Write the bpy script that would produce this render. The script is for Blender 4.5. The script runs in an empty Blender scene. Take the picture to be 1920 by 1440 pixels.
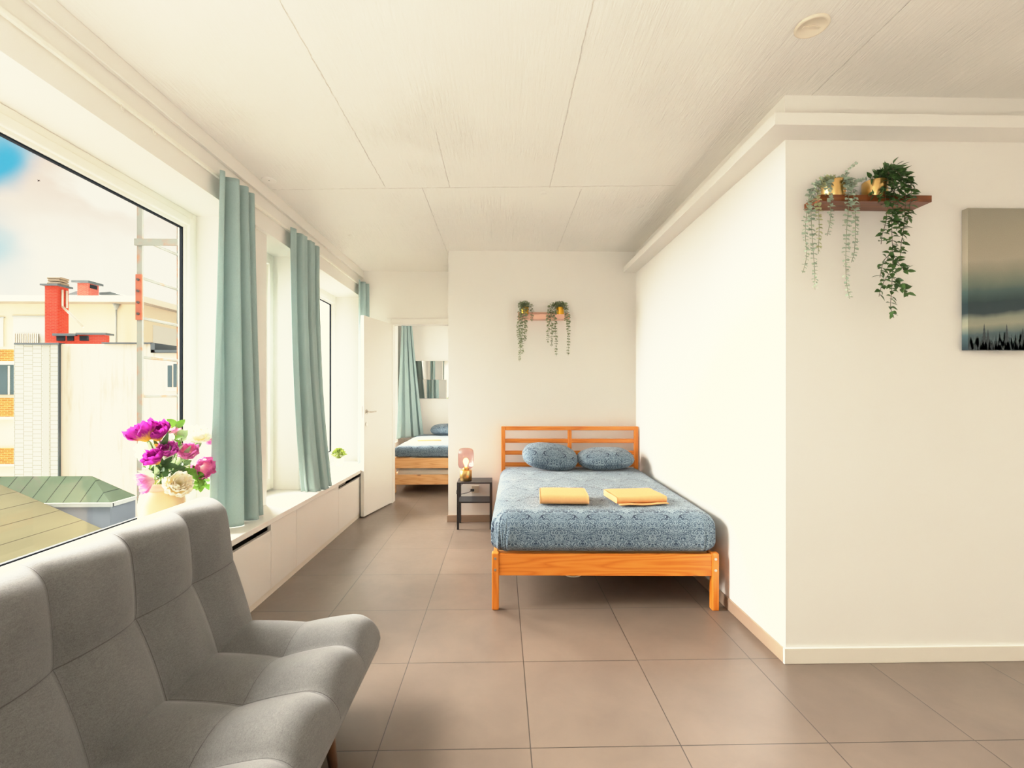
import bpy, math, random
from mathutils import Vector, Matrix, noise as mnoise
R = math.radians
C = bpy.context.scene.collection
H = 1.409                      # camera height
TH = math.atan(20 / 884)       # small yaw of the camera to the right
PI = math.pi

# ---------------------------------------------------------------- helpers
def at(px, py, Y):
    """point of the photograph on the plane y = Y (metres from the camera)"""
    a, b = (px - 960) / 884, (736 - py) / 884
    d = (math.sin(TH) + a * math.cos(TH), math.cos(TH) - a * math.sin(TH), b)
    t = Y / d[1]
    return Vector((d[0] * t, Y, H + d[2] * t))

def atx(px, py, X):
    a, b = (px - 960) / 884, (736 - py) / 884
    d = (math.sin(TH) + a * math.cos(TH), math.cos(TH) - a * math.sin(TH), b)
    t = X / d[0]
    return Vector((X, d[1] * t, H + d[2] * t))

def lin(c):
    return tuple(((x / 255) / 12.92 if x / 255 <= .04045 else ((x / 255 + .055) / 1.055) ** 2.4) for x in c[:3]) + (1,)

class NT:
    def __init__(self, name):
        self.m = bpy.data.materials.new(name)
        self.m.use_nodes = True
        self.t = self.m.node_tree
        self.t.nodes.clear()
        self.out = self.t.nodes.new('ShaderNodeOutputMaterial')
    def add(self, typ, ins=None, **attrs):
        n = self.t.nodes.new(typ)
        for k, v in attrs.items():
            setattr(n, k, v)
        for k, v in (ins or {}).items():
            s = n.inputs[k]
            if isinstance(v, bpy.types.NodeSocket):
                self.t.links.new(v, s)
            else:
                s.default_value = v
        return n
    def M(self, op, a, b=0.0, c=0.0, clamp=False):
        return self.add('ShaderNodeMath', {0: a, 1: b, 2: c}, operation=op, use_clamp=clamp).outputs[0]
    def mix(self, f, a, b, blend='MIX'):
        n = self.add('ShaderNodeMix', {0: f, 6: a, 7: b}, data_type='RGBA', blend_type=blend)
        return n.outputs[2]
    def ramp(self, f, stops, interp='LINEAR'):
        n = self.add('ShaderNodeValToRGB', {0: f})
        r = n.color_ramp
        r.interpolation = interp
        while len(r.elements) < len(stops):
            r.elements.new(0.5)
        for e, (p, c) in zip(r.elements, stops):
            e.position = p
            e.color = c
        return n.outputs[0]
    def step(self, x, lo, hi):
        return self.add('ShaderNodeMapRange', {0: x, 1: lo, 2: hi, 3: 0.0, 4: 1.0}, interpolation_type='SMOOTHSTEP').outputs[0]
    def obj(self, scale=(1, 1, 1), rot=(0, 0, 0), kind='Object'):
        tc = self.add('ShaderNodeTexCoord')
        return self.add('ShaderNodeMapping', {'Vector': tc.outputs[kind], 'Scale': scale, 'Rotation': rot}).outputs[0]
    def noise(self, vec, scale, detail=4, rough=.55, dist=0):
        return self.add('ShaderNodeTexNoise', {'Vector': vec, 'Scale': scale, 'Detail': detail, 'Roughness': rough, 'Distortion': dist}).outputs['Fac']
    def bump(self, h, strength=.3, dist=.01, normal=None):
        ins = {'Height': h, 'Strength': strength, 'Distance': dist}
        if normal is not None:
            ins['Normal'] = normal
        return self.add('ShaderNodeBump', ins).outputs[0]
    def bsdf(self, col, rough=.5, metal=0, spec=.5, normal=None, **kw):
        ins = {'Base Color': col, 'Roughness': rough, 'Metallic': metal, 'Specular IOR Level': spec}
        if normal is not None:
            ins['Normal'] = normal
        ins.update(kw)
        b = self.add('ShaderNodeBsdfPrincipled', ins)
        self.t.links.new(b.outputs[0], self.out.inputs[0])
        return b

_mats = {}
def simple(name, rgb, rough=.5, metal=0, spec=.5, var=.06, vscale=6, bs=0, bscale=60, bd=.002, stretch=(1, 1, 1), **kw):
    if name in _mats:
        return _mats[name]
    n = NT(name)
    v = n.obj(stretch)
    c = lin(rgb)
    f = n.noise(v, vscale)
    c0 = tuple(min(1, x * (1 - var)) for x in c[:3]) + (1,)
    c1 = tuple(min(1, x * (1 + var)) for x in c[:3]) + (1,)
    col = n.mix(f, c0, c1)
    nor = n.bump(n.noise(v, bscale, 5), bs, bd) if bs else None
    n.bsdf(col, rough, metal, spec, nor, **kw)
    _mats[name] = n.m
    return n.m

class MB:
    def __init__(self):
        self.v, self.f, self.mi, self.uv, self.sm = [], [], [], [], []
    def face(self, idx, mi=0, uv=None, smooth=False):
        self.f.append(tuple(idx)); self.mi.append(mi); self.uv.append(uv); self.sm.append(smooth)
    def box(self, x0, x1, y0, y1, z0, z1, mi=0, mat=None):
        b = len(self.v)
        for z in (z0, z1):
            for y in (y0, y1):
                for x in (x0, x1):
                    p = Vector((x, y, z))
                    self.v.append(mat @ p if mat else p)
        for q in ((0, 2, 3, 1), (4, 5, 7, 6), (0, 1, 5, 4), (2, 6, 7, 3), (0, 4, 6, 2), (1, 3, 7, 5)):
            self.face([b + i for i in q], mi)
        return self
    def poly(self, pts, mi=0, uv=None):
        b = len(self.v)
        self.v += [Vector(p) for p in pts]
        self.face(range(b, b + len(pts)), mi, uv)
        return self
    def prism(self, pts, d, mi=0):
        """polygon pts swept by vector d"""
        b, n, d = len(self.v), len(pts), Vector(d)
        self.v += [Vector(p) for p in pts] + [Vector(p) + d for p in pts]
        self.face(list(range(b, b + n))[::-1], mi)
        self.face(range(b + n, b + 2 * n), mi)
        for i in range(n):
            j = (i + 1) % n
            self.face((b + i, b + j, b + n + j, b + n + i), mi)
        return self
    def grid(self, fn, nu, nv, cu=False, cv=False, mi=0, smooth=True, uvfn=None):
        b = len(self.v)
        U, V = (nu if cu else nu + 1), (nv if cv else nv + 1)
        for j in range(V):
            for i in range(U):
                self.v.append(Vector(fn(i / nu, j / nv)))
        for j in range(nv):
            for i in range(nu):
                a = b + j * U + i
                i2, j2 = (i + 1) % U, (j + 1) % V
                q = (a, b + j * U + i2, b + j2 * U + i2, b + j2 * U + i)
                uv = None
                if uvfn:
                    uv = [uvfn(i / nu, j / nv), uvfn((i + 1) / nu, j / nv), uvfn((i + 1) / nu, (j + 1) / nv), uvfn(i / nu, (j + 1) / nv)]
                self.face(q, mi, uv, smooth)
        return self
    def lathe(self, prof, c=(0, 0, 0), n=24, mi=0, smooth=True, rfn=None, cap=True):
        b, c = len(self.v), Vector(c)
        for (r, z) in prof:
            for i in range(n):
                a = 2 * PI * i / n
                rr = r * (rfn(a) if rfn else 1)
                self.v.append(c + Vector((rr * math.cos(a), rr * math.sin(a), z)))
        for k in range(len(prof) - 1):
            for i in range(n):
                j = (i + 1) % n
                self.face((b + k * n + i, b + k * n + j, b + (k + 1) * n + j, b + (k + 1) * n + i), mi, None, smooth)
        if cap:
            self.face([b + i for i in range(n)][::-1], mi)
            e = b + (len(prof) - 1) * n
            self.face([e + i for i in range(n)], mi)
        return self
    def tube(self, path, r, n=8, mi=0, smooth=True, cap=True):
        path = [Vector(p) for p in path]
        b = len(self.v)
        rr = r if callable(r) else (lambda t: r)
        m = len(path)
        prev = None
        for k, p in enumerate(path):
            d = (path[min(k + 1, m - 1)] - path[max(k - 1, 0)]).normalized()
            if prev is None:
                x = d.orthogonal().normalized()
            else:
                x = (prev - d * prev.dot(d)).normalized()
            prev = x
            y = d.cross(x)
            rad = rr(k / max(1, m - 1))
            for i in range(n):
                a = 2 * PI * i / n
                self.v.append(p + x * (rad * math.cos(a)) + y * (rad * math.sin(a)))
        for k in range(m - 1):
            for i in range(n):
                j = (i + 1) % n
                self.face((b + k * n + i, b + k * n + j, b + (k + 1) * n + j, b + (k + 1) * n + i), mi, None, smooth)
        if cap:
            self.face([b + i for i in range(n)][::-1], mi)
            e = b + (m - 1) * n
            self.face([e + i for i in range(n)], mi)
        return self
    def leaf(self, base, d, nrm, L, W, mi=0, curl=.15, tip=.5, pos=.45, n=4):
        """one leaf: a small folded blade from base along d"""
        base, d = Vector(base), Vector(d).normalized()
        nrm = Vector(nrm)
        s = d.cross(nrm)
        if s.length < 1e-4:
            s = d.orthogonal()
        s.normalize(); nrm = s.cross(d).normalized()
        b = len(self.v)
        for k in range(n + 1):
            t = k / n
            w = W * .5 * (math.sin(PI * min(1, t ** (math.log(.5) / math.log(pos)))) ** tip if 0 < t < 1 else 0.03)
            mid = base + d * (L * t) - nrm * (curl * L * t * t)
            self.v += [mid - s * w + nrm * w * .35, mid, mid + s * w + nrm * w * .35]
        for k in range(n):
            a = b + k * 3
            self.face((a, a + 1, a + 4, a + 3), mi, None, True)
            self.face((a + 1, a + 2, a + 5, a + 4), mi, None, True)
        return self
    def rbox(self, sx, sy, sz, r, n=(12, 12, 6), c=(0, 0, 0), fn=None, mi=0, uvs=True, mat=None):
        """cube surface pushed onto a box with rounded edges; fn(p, nrm) may move the points"""
        h = Vector((sx / 2, sy / 2, sz / 2)); c = Vector(c)
        if not hasattr(r, '__len__'):
            r = (r, r, r)
        idx = {}
        def cl(t, hh, rr):       # denser rows in the rounded band
            return t
        def put(q):
            key = tuple(round(x, 5) for x in q)
            if key in idx:
                return idx[key]
            p = Vector([q[i] * h[i] for i in range(3)])
            inner = Vector([max(-(h[i] - r[i]), min(h[i] - r[i], p[i])) for i in range(3)])
            e = Vector([(p[i] - inner[i]) / r[i] for i in range(3)])
            if e.length > 1e-6:
                m = max(abs(x) for x in e)
                e2 = e.normalized() * m
                nr = e.normalized()
            else:
                e2 = e; nr = Vector((0, 0, 1))
            o = Vector([inner[i] + e2[i] * r[i] for i in range(3)])
            if fn:
                o = Vector(fn(o, nr))
            o = o + c
            if mat:
                o = mat @ o
            self.v.append(o)
            idx[key] = len(self.v) - 1
            return idx[key]
        def axis(k, i):
            # spacing: concentrate on the ends
            t = i / n[k]
            rr = min(.5, r[k] / (2 * h[k]))
            m = max(1, round(n[k] * .3))
            if i <= m:
                return -1 + 2 * rr * i / m
            if i >= n[k] - m:
                return 1 - 2 * rr * (n[k] - i) / m
            return -1 + 2 * (rr + (1 - 2 * rr) * (i - m) / (n[k] - 2 * m))
        for k in range(3):
            a, bb = (k + 1) % 3, (k + 2) % 3
            for sgn in (-1, 1):
                for i in range(n[a]):
                    for j in range(n[bb]):
                        qs = []
                        uv = []
                        for (ii, jj) in ((i, j), (i + 1, j), (i + 1, j + 1), (i, j + 1)):
                            q = [0, 0, 0]
                            q[k] = sgn; q[a] = axis(a, ii); q[bb] = axis(bb, jj)
                            qs.append(put(q))
                            P = [q[t] * h[t] for t in range(3)]
                            if k == 2:
                                uv.append((P[0], P[1]))
                            elif k == 1:
                                uv.append((P[0], sgn * h[1] - (h[2] - P[2]) * -sgn))
                            else:
                                uv.append((sgn * h[0] + (h[2] - P[2]) * sgn, P[1]))
                        if sgn < 0:
                            qs.reverse(); uv.reverse()
                        self.face(qs, mi, uv, True)
        return self
    def build(self, name, mats, parent=None, local=False, bevel=0, solid=0, sub=0, origin=None, seg=2):
        me = bpy.data.meshes.new(name)
        off = Vector((0, 0, 0))
        if parent is not None:
            if not local:
                q = parent
                while q is not None:
                    off += q.location; q = q.parent
        elif not local:
            if origin is not None:
                off = Vector(origin)
            else:
                lo = Vector([min(p[i] for p in self.v) for i in range(3)])
                hi = Vector([max(p[i] for p in self.v) for i in range(3)])
                off = Vector(((lo.x + hi.x) / 2, (lo.y + hi.y) / 2, lo.z))
        me.from_pydata([tuple(p - off) for p in self.v], [], self.f)
        for p, m_, s in zip(me.polygons, self.mi, self.sm):
            p.material_index = m_; p.use_smooth = s
        if any(u is not None for u in self.uv):
            l = me.uv_layers.new(name='UVMap')
            for p, u in zip(me.polygons, self.uv):
                if u is not None:
                    for li, w in zip(p.loop_indices, u):
                        l.data[li].uv = w
        for m_ in (mats if isinstance(mats, (list, tuple)) else [mats]):
            me.materials.append(m_)
        me.validate()
        o = bpy.data.objects.new(name, me)
        C.objects.link(o)
        if parent is not None:
            o.parent = parent
        else:
            o.location = off
        if bevel:
            b = o.modifiers.new('bevel', 'BEVEL'); b.width = bevel; b.segments = seg; b.limit_method = 'ANGLE'
        if solid:
            s = o.modifiers.new('solid', 'SOLIDIFY'); s.thickness = solid; s.offset = 0
        if sub:
            s = o.modifiers.new('sub', 'SUBSURF'); s.levels = sub; s.render_levels = sub
        return o

def tag(o, label, cat, group=None, kind=None):
    o['label'] = label; o['category'] = cat
    if group: o['group'] = group
    if kind: o['kind'] = kind
    return o
def thing(name, label, cat, loc=(0, 0, 0), rz=0, group=None, kind=None):
    o = bpy.data.objects.new(name, None); o.empty_display_size = .05
    C.objects.link(o); o.location = loc; o.rotation_euler = (0, 0, rz)
    return tag(o, label, cat, group, kind)
def struct(o):
    o['kind'] = 'structure'
    return o
def frame_empty(name, loc):
    o = bpy.data.objects.new(name, None); C.objects.link(o); o.location = loc
    return struct(o)
def spline(pts, n=8):
    """smooth curve through pts"""
    pts = [Vector(p) for p in pts]
    P = [pts[0] * 2 - pts[1]] + pts + [pts[-1] * 2 - pts[-2]]
    out = []
    for i in range(1, len(P) - 2):
        a, b, c, d = P[i - 1], P[i], P[i + 1], P[i + 2]
        for k in range(n):
            t = k / n
            out.append(.5 * ((2 * b) + (c - a) * t + (2 * a - 5 * b + 4 * c - d) * t * t + (3 * b - a - 3 * c + d) * t ** 3))
    out.append(pts[-1])
    return out

# ---------------------------------------------------------------- materials
def m_wall(name, rgb, bump=.12):
    n = NT(name)
    v = n.obj()
    c = lin(rgb)
    col = n.mix(n.noise(v, 1.3, 3), tuple(x * .975 for x in c[:3]) + (1,), c)
    h = n.M('ADD', n.M('MULTIPLY', n.noise(v, 220, 3), .5), n.noise(v, 14, 3))
    n.bsdf(col, .6, 0, .25, n.bump(h, bump, .004))
    return n.m

def m_ceiling():
    n = NT('ceiling_paint')
    tc = n.add('ShaderNodeTexCoord')
    o = tc.outputs['Object']
    s = n.add('ShaderNodeSeparateXYZ', {0: o})
    x, y = s.outputs[0], s.outputs[1]
    wob = n.M('MULTIPLY', n.M('SUBTRACT', n.noise(n.obj((9, 9, 1)), 2, 3), .5), .014)
    lines = None
    def seg(x0, ylo, yhi, w=.0022):
        nonlocal lines
        d = n.M('ABSOLUTE', n.M('SUBTRACT', n.M('ADD', x, wob), x0))
        l = n.M('SUBTRACT', 1, n.step(d, w * .4, w * 1.6))
        l = n.M('MULTIPLY', l, n.M('GREATER_THAN', y, ylo))
        l = n.M('MULTIPLY', l, n.M('LESS_THAN', y, yhi))
        lines = l if lines is None else n.M('MAXIMUM', lines, l)
    for x0, a, b in ((-.873, -9, 3.56), (.364, -9, 3.55), (1.615, -9, 3.55), (-.388, 2.8, 3.56), (-.597, 3.57, 9), (.608, 3.57, 9)):
        seg(x0, a, b)
    d = n.M('ABSOLUTE', n.M('SUBTRACT', n.M('ADD', y, n.M('ADD', n.M('MULTIPLY', x, .045), wob)), 3.552))
    lines = n.M('MAXIMUM', lines, n.M('MULTIPLY', n.M('SUBTRACT', 1, n.step(d, .0015, .006)), n.M('LESS_THAN', x, 1.3)))
    brk = n.step(n.noise(n.obj((4, 4, 1)), 6, 4), .38, .55)
    ldark = n.M('MULTIPLY', lines, n.M('MULTIPLY', brk, .22))
    brush = n.noise(n.obj((70, 5, 1)), 1, 5, .6)
    brush2 = n.noise(n.obj((160, 9, 1)), 1, 3, .6)
    patch = n.step(n.noise(n.obj(), 1.1, 2), .42, .62)
    h = n.M('ADD', n.M('MULTIPLY', brush, n.M('ADD', .35, patch)), n.M('MULTIPLY', brush2, n.M('MULTIPLY', patch, .5)))
    vor = n.add('ShaderNodeTexVoronoi', {'Vector': n.obj((2.3, 1.6, 0)), 'Scale': 1.0, 'Randomness': 1.0}).outputs['Distance']
    dent = n.M('SUBTRACT', 1, n.step(vor, .03, .075))
    h = n.M('ADD', h, n.M('MULTIPLY', dent, 1.2))
    h = n.M('SUBTRACT', h, n.M('MULTIPLY', lines, 1.3))
    c = lin((236, 233, 226))
    col = n.mix(n.noise(o, .9, 2), tuple(q * .96 for q in c[:3]) + (1,), c)
    col = n.mix(ldark, col, lin((150, 132, 108)))
    n.bsdf(col, .45, 0, .35, n.bump(h, .62, .012))
    return n.m

def m_floor():
    n = NT('floor_tiles')
    tc = n.add('ShaderNodeTexCoord')
    s = n.add('ShaderNodeSeparateXYZ', {0: tc.outputs['Object']})
    def line(v, off):
        f = n.M('FRACT', n.M('ADD', n.M('DIVIDE', n.M('SUBTRACT', v, off), .6), 20.5))
        return n.M('ABSOLUTE', n.M('SUBTRACT', f, .5))
    dx, dy = line(s.outputs[0], -.484), line(s.outputs[1], 1.866)
    g = n.M('SUBTRACT', 1, n.step(n.M('MINIMUM', dx, dy), .0020, .0046))
    ix = n.M('FLOOR', n.M('DIVIDE', n.M('ADD', s.outputs[0], 12.484), .6))
    iy = n.M('FLOOR', n.M('DIVIDE', n.M('ADD', s.outputs[1], 10.134), .6))
    wn = n.add('ShaderNodeTexWhiteNoise', {'Vector': n.add('ShaderNodeCombineXYZ', {0: ix, 1: iy}).outputs[0]}, noise_dimensions='2D')
    cloud = n.noise(tc.outputs['Object'], 3.2, 6, .6, .4)
    f = n.M('ADD', n.M('MULTIPLY', cloud, .8), n.M('MULTIPLY', wn.outputs[0], .16))
    col = n.ramp(f, [(.25, lin((96, 83, 72))), (.75, lin((114, 100, 87)))])
    col = n.mix(g, col, lin((46, 40, 34)))
    rough = n.M('ADD', .31, n.M('MULTIPLY', n.noise(tc.outputs['Object'], 25, 3), .08))
    h = n.M('SUBTRACT', n.M('MULTIPLY', n.noise(tc.outputs['Object'], 90, 4), .1), g)
    n.bsdf(col, rough, 0, .6, n.bump(h, .25, .002))
    return n.m

def m_wood(name, c0, c1, c2, axis=0, scale=1.0, rough=.38, knots=True, kind='Object'):
    n = NT(name)
    st = [9, 9, 9]; st[axis] = .8
    tc = n.add('ShaderNodeTexCoord')
    # each object gets its own offset so boards differ
    oi = n.add('ShaderNodeObjectInfo')
    off = n.add('ShaderNodeCombineXYZ', {0: n.M('MULTIPLY', oi.outputs['Random'], 7), 1: n.M('MULTIPLY', oi.outputs['Random'], 13), 2: n.M('MULTIPLY', oi.outputs['Random'], 5)}).outputs[0]
    p = n.add('ShaderNodeVectorMath', {0: tc.outputs[kind], 1: off}, operation='ADD').outputs[0]
    v = n.add('ShaderNodeMapping', {'Vector': p, 'Scale': [q * scale for q in st]}).outputs[0]
    warp = n.noise(v, .6, 2)
    rings = n.M('ABSOLUTE', n.M('SINE', n.M('MULTIPLY', n.M('ADD', warp, n.M('MULTIPLY', n.noise(v, 2.2, 3), .12)), 46)))
    fine = n.noise(n.add('ShaderNodeMapping', {'Vector': p, 'Scale': [q * scale * 9 if i != axis else q * scale * 2 for i, q in enumerate(st)]}).outputs[0], 1, 4)
    f = n.M('ADD', n.M('MULTIPLY', rings, .45), n.M('MULTIPLY', fine, .55))
    col = n.ramp(f, [(.2, lin(c0)), (.5, lin(c1)), (.8, lin(c2))])
    col = n.mix(n.M('MULTIPLY', n.noise(p, 2.3, 2), .35), col, lin(c0))
    if knots:
        ks = [7, 7, 7]; ks[axis] = 3.2
        vo = n.add('ShaderNodeTexVoronoi', {'Vector': n.add('ShaderNodeMapping', {'Vector': p, 'Scale': ks}).outputs[0], 'Scale': 1.0}).outputs['Distance']
        k = n.M('SUBTRACT', 1, n.step(vo, .05, .13))
        col = n.mix(n.M('MULTIPLY', k, .75), col, lin((104, 52, 18)))
    n.bsdf(col, rough, 0, .4, n.bump(f, .06, .002))
    return n.m

def m_paisley(name, base=(58, 79, 97), light=(140, 158, 168), dark=(18, 34, 56)):
    n = NT(name)
    tc = n.add('ShaderNodeTexCoord')
    s = n.add('ShaderNodeSeparateXYZ', {0: tc.outputs['UV']})
    u, v = s.outputs[0], s.outputs[1]
    P, Q = .30, .36
    def fold(x, p):
        return n.M('MULTIPLY', n.M('ABSOLUTE', n.M('SUBTRACT', n.M('FRACT', n.M('ADD', n.M('DIVIDE', x, p), 20.5)), .5)), p)
    # alternate rows shifted half a repeat
    row = n.M('FRACT', n.M('MULTIPLY', n.M('FLOOR', n.M('ADD', n.M('DIVIDE', v, Q), 40.0)), .5))
    fu = fold(n.M('ADD', u, n.M('MULTIPLY', row, P)), P)
    fv = n.M('MULTIPLY', n.M('SUBTRACT', n.M('FRACT', n.M('ADD', n.M('DIVIDE', v, Q), 40.0)), .5), Q)
    vec = n.add('ShaderNodeCombineXYZ', {0: fu, 1: fv, 2: 0.37}).outputs[0]
    dvec = n.add('ShaderNodeTexNoise', {'Vector': vec, 'Scale': 16.0, 'Detail': 1.0}).outputs['Color']
    vec2 = n.add('ShaderNodeVectorMath', {0: vec, 1: n.add('ShaderNodeVectorMath', {0: dvec, 'Scale': .05}, operation='SCALE').outputs[0]}, operation='ADD').outputs[0]
    # rosettes and teardrops
    vo = n.add('ShaderNodeTexVoronoi', {'Vector': vec2, 'Scale': 24.0, 'Randomness': .9}).outputs['Distance']
    ring = n.step(n.M('SINE', n.M('MULTIPLY', vo, 34)), .35, .8)
    ve = n.add('ShaderNodeTexVoronoi', {'Vector': vec2, 'Scale': 46.0}, feature='DISTANCE_TO_EDGE').outputs['Distance']
    net = n.M('SUBTRACT', 1, n.step(ve, .03, .10))
    dots = n.M('SUBTRACT', 1, n.step(n.add('ShaderNodeTexVoronoi', {'Vector': vec, 'Scale': 90.0}).outputs['Distance'], .18, .34))
    nb = n.noise(vec2, 36, 2, .5, .7)
    blob = n.step(nb, .54, .59)
    blob = n.M('MULTIPLY', blob, n.step(n.noise(vec, 15, 1), .45, .56))
    # diamond medallion on each axis of symmetry
    dia = n.M('ADD', fu, n.M('MULTIPLY', n.M('ABSOLUTE', fv), .9))
    dl = n.M('MULTIPLY', n.step(n.M('SINE', n.M('MULTIPLY', dia, 380)), .0, .6), n.M('LESS_THAN', dia, .042))
    arc = n.M('SQRT', n.M('ADD', n.M('MULTIPLY', fu, fu), n.M('MULTIPLY', fv, fv)))
    al = n.M('MULTIPLY', n.step(n.M('SINE', n.M('MULTIPLY', arc, 420)), .55, .9), n.M('MULTIPLY', n.M('GREATER_THAN', arc, .055), n.M('LESS_THAN', arc, .085)))
    lf = n.M('MAXIMUM', n.M('MAXIMUM', n.M('MULTIPLY', ring, .8), n.M('MULTIPLY', net, .62)), n.M('MAXIMUM', n.M('MAXIMUM', dl, al), n.M('MULTIPLY', dots, .5)))
    col = n.mix(lf, lin(base), lin(light))
    inner = n.M('LESS_THAN', dia, .05)
    col = n.mix(n.M('MULTIPLY', blob, n.M('SUBTRACT', .9, inner), clamp=True), col, lin(dark))
    thin = n.M('MULTIPLY', n.step(n.M('SINE', n.M('MULTIPLY', vo, 34)), -.55, -.95), .45)
    col = n.mix(thin, col, lin(dark))
    weave = n.noise(tc.outputs['UV'], 500, 2)
    wr = n.noise(n.obj((1, 1, .6)), 9, 4, .6, .5)
    n.bsdf(col, .8, 0, .2, n.bump(n.M('ADD', n.M('MULTIPLY', weave, .08), wr), .35, .02), **{'Sheen Weight': .15})
    return n.m

def m_sofa():
    n = NT('grey_upholstery')
    tc = n.add('ShaderNodeTexCoord')
    o = tc.outputs['Object']
    heather = n.noise(o, 330, 4, .75)
    streak = n.noise(n.obj((220, 60, 220)), 1, 3, .7)
    big = n.noise(o, 9, 3)
    f = n.M('ADD', n.M('MULTIPLY', heather, .55), n.M('ADD', n.M('MULTIPLY', streak, .3), n.M('MULTIPLY', big, .15)))
    col = n.ramp(f, [(.3, lin((70, 69, 67))), (.7, lin((116, 115, 112)))])
    uv = n.add('ShaderNodeSeparateXYZ', {0: tc.outputs['UV']})
    # stitched seams: every .29 m along the sofa and one along the middle (uv in metres)
    fu = n.M('MULTIPLY', n.M('ABSOLUTE', n.M('SUBTRACT', n.M('FRACT', n.M('ADD', n.M('DIVIDE', n.M('SUBTRACT', uv.outputs[0], .30), .29), 20.5)), .5)), .29)
    fv = n.M('ABSOLUTE', uv.outputs[1])
    d = n.M('MINIMUM', fu, fv)
    seam = n.M('SUBTRACT', 1, n.step(d, .0006, .0022))
    col = n.mix(n.M('MULTIPLY', seam, .65), col, lin((52, 48, 46)))
    h = n.M('SUBTRACT', n.M('MULTIPLY', heather, .25), n.M('MULTIPLY', seam, 1.5))
    n.bsdf(col, .85, 0, .15, n.bump(h, .35, .003), **{'Sheen Weight': .25, 'Sheen Roughness': .5})
    return n.m

def m_fabric(name, rgb, scale=420, trans=0.0):
    n = NT(name)
    o = n.obj((1, 1, .25))
    c = lin(rgb)
    f = n.noise(o, scale, 3)
    col = n.mix(f, tuple(q * .86 for q in c[:3]) + (1,), tuple(min(1, q * 1.12) for q in c[:3]) + (1,))
    nor = n.bump(f, .15, .002)
    b = n.bsdf(col, .8, 0, .2, nor, **{'Sheen Weight': .1})
    if trans:
        t = n.add('ShaderNodeBsdfTranslucent', {'Color': col})
        mx = n.add('ShaderNodeMixShader', {0: trans, 1: b.outputs[0], 2: t.outputs[0]})
        n.t.links.new(mx.outputs[0], n.out.inputs[0])
    return n.m

def m_glass(name, tint=(1, 1, 1, 1), refl=.06, rough=0.0):
    n = NT(name)
    tr = n.add('ShaderNodeBsdfTransparent', {'Color': tint})
    gl = n.add('ShaderNodeBsdfGlossy', {'Color': (1, 1, 1, 1), 'Roughness': rough})
    fr = n.add('ShaderNodeFresnel', {'IOR': 1.45})
    mx = n.add('ShaderNodeMixShader', {0: n.M('MULTIPLY', fr.outputs[0], refl / .04, clamp=True), 1: tr.outputs[0], 2: gl.outputs[0]})
    n.t.links.new(mx.outputs[0], n.out.inputs[0])
    return n.m

def m_emit(name, rgb, s):
    n = NT(name)
    e = n.add('ShaderNodeEmission', {'Color': lin(rgb), 'Strength': s})
    n.t.links.new(e.outputs[0], n.out.inputs[0])
    return n.m

def m_brick(name, c1, c2, mortar, scale, bw=.5, bh=.25, axis='XZ', ms=.02, off=.5):
    n = NT(name)
    tc = n.add('ShaderNodeTexCoord')
    s = n.add('ShaderNodeSeparateXYZ', {0: tc.outputs['Object']})
    if axis == 'XZ':
        v = n.add('ShaderNodeCombineXYZ', {0: n.M('ADD', s.outputs[0], s.outputs[1]), 1: s.outputs[2], 2: 0.0}).outputs[0]
    else:                      # vertical columns of tiles, alternate columns shifted
        v = n.add('ShaderNodeCombineXYZ', {0: s.outputs[2], 1: s.outputs[0], 2: 0.0}).outputs[0]
    b = n.add('ShaderNodeTexBrick', {'Vector': v, 'Color1': lin(c1), 'Color2': lin(c2), 'Mortar': lin(mortar), 'Scale': scale, 'Mortar Size': ms, 'Brick Width': bw, 'Row Height': bh}, offset=off)
    col = n.mix(n.M('MULTIPLY', n.noise(tc.outputs['Object'], 1.5, 4), .4), b.outputs['Color'], lin(c1))
    n.bsdf(col, .85, 0, .1)
    return n.m

def m_petal(name, base, mid, edge, vs=28):
    n = NT(name)
    tc = n.add('ShaderNodeTexCoord')
    s = n.add('ShaderNodeSeparateXYZ', {0: tc.outputs['UV']})
    streak = n.noise(n.add('ShaderNodeMapping', {'Vector': tc.outputs['UV'], 'Scale': (9, 1.2, 1)}).outputs[0], 2.2, 4)
    f = n.M('ADD', s.outputs[1], n.M('MULTIPLY', n.M('SUBTRACT', streak, .5), .8))
    col = n.ramp(f, [(.08, lin(base)), (.42, lin(mid)), (.95, lin(edge))])
    b = n.bsdf(col, .55, 0, .25, n.bump(streak, .4, .004))
    t = n.add('ShaderNodeBsdfTranslucent', {'Color': col})
    mx = n.add('ShaderNodeMixShader', {0: .42, 1: b.outputs[0], 2: t.outputs[0]})
    n.t.links.new(mx.outputs[0], n.out.inputs[0])
    return n.m

def m_leaf(name, c0, c1, rough=.45):
    n = NT(name)
    g = n.add('ShaderNodeNewGeometry')
    f = n.M('ADD', n.M('MULTIPLY', n.noise(n.obj(), 30, 3), .6), n.M('MULTIPLY', g.outputs['Random Per Island'], .4))
    col = n.mix(f, lin(c0), lin(c1))
    b = n.bsdf(col, rough, 0, .35)
    t = n.add('ShaderNodeBsdfTranslucent', {'Color': col})
    mx = n.add('ShaderNodeMixShader', {0: .18, 1: b.outputs[0], 2: t.outputs[0]})
    n.t.links.new(mx.outputs[0], n.out.inputs[0])
    return n.m

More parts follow.
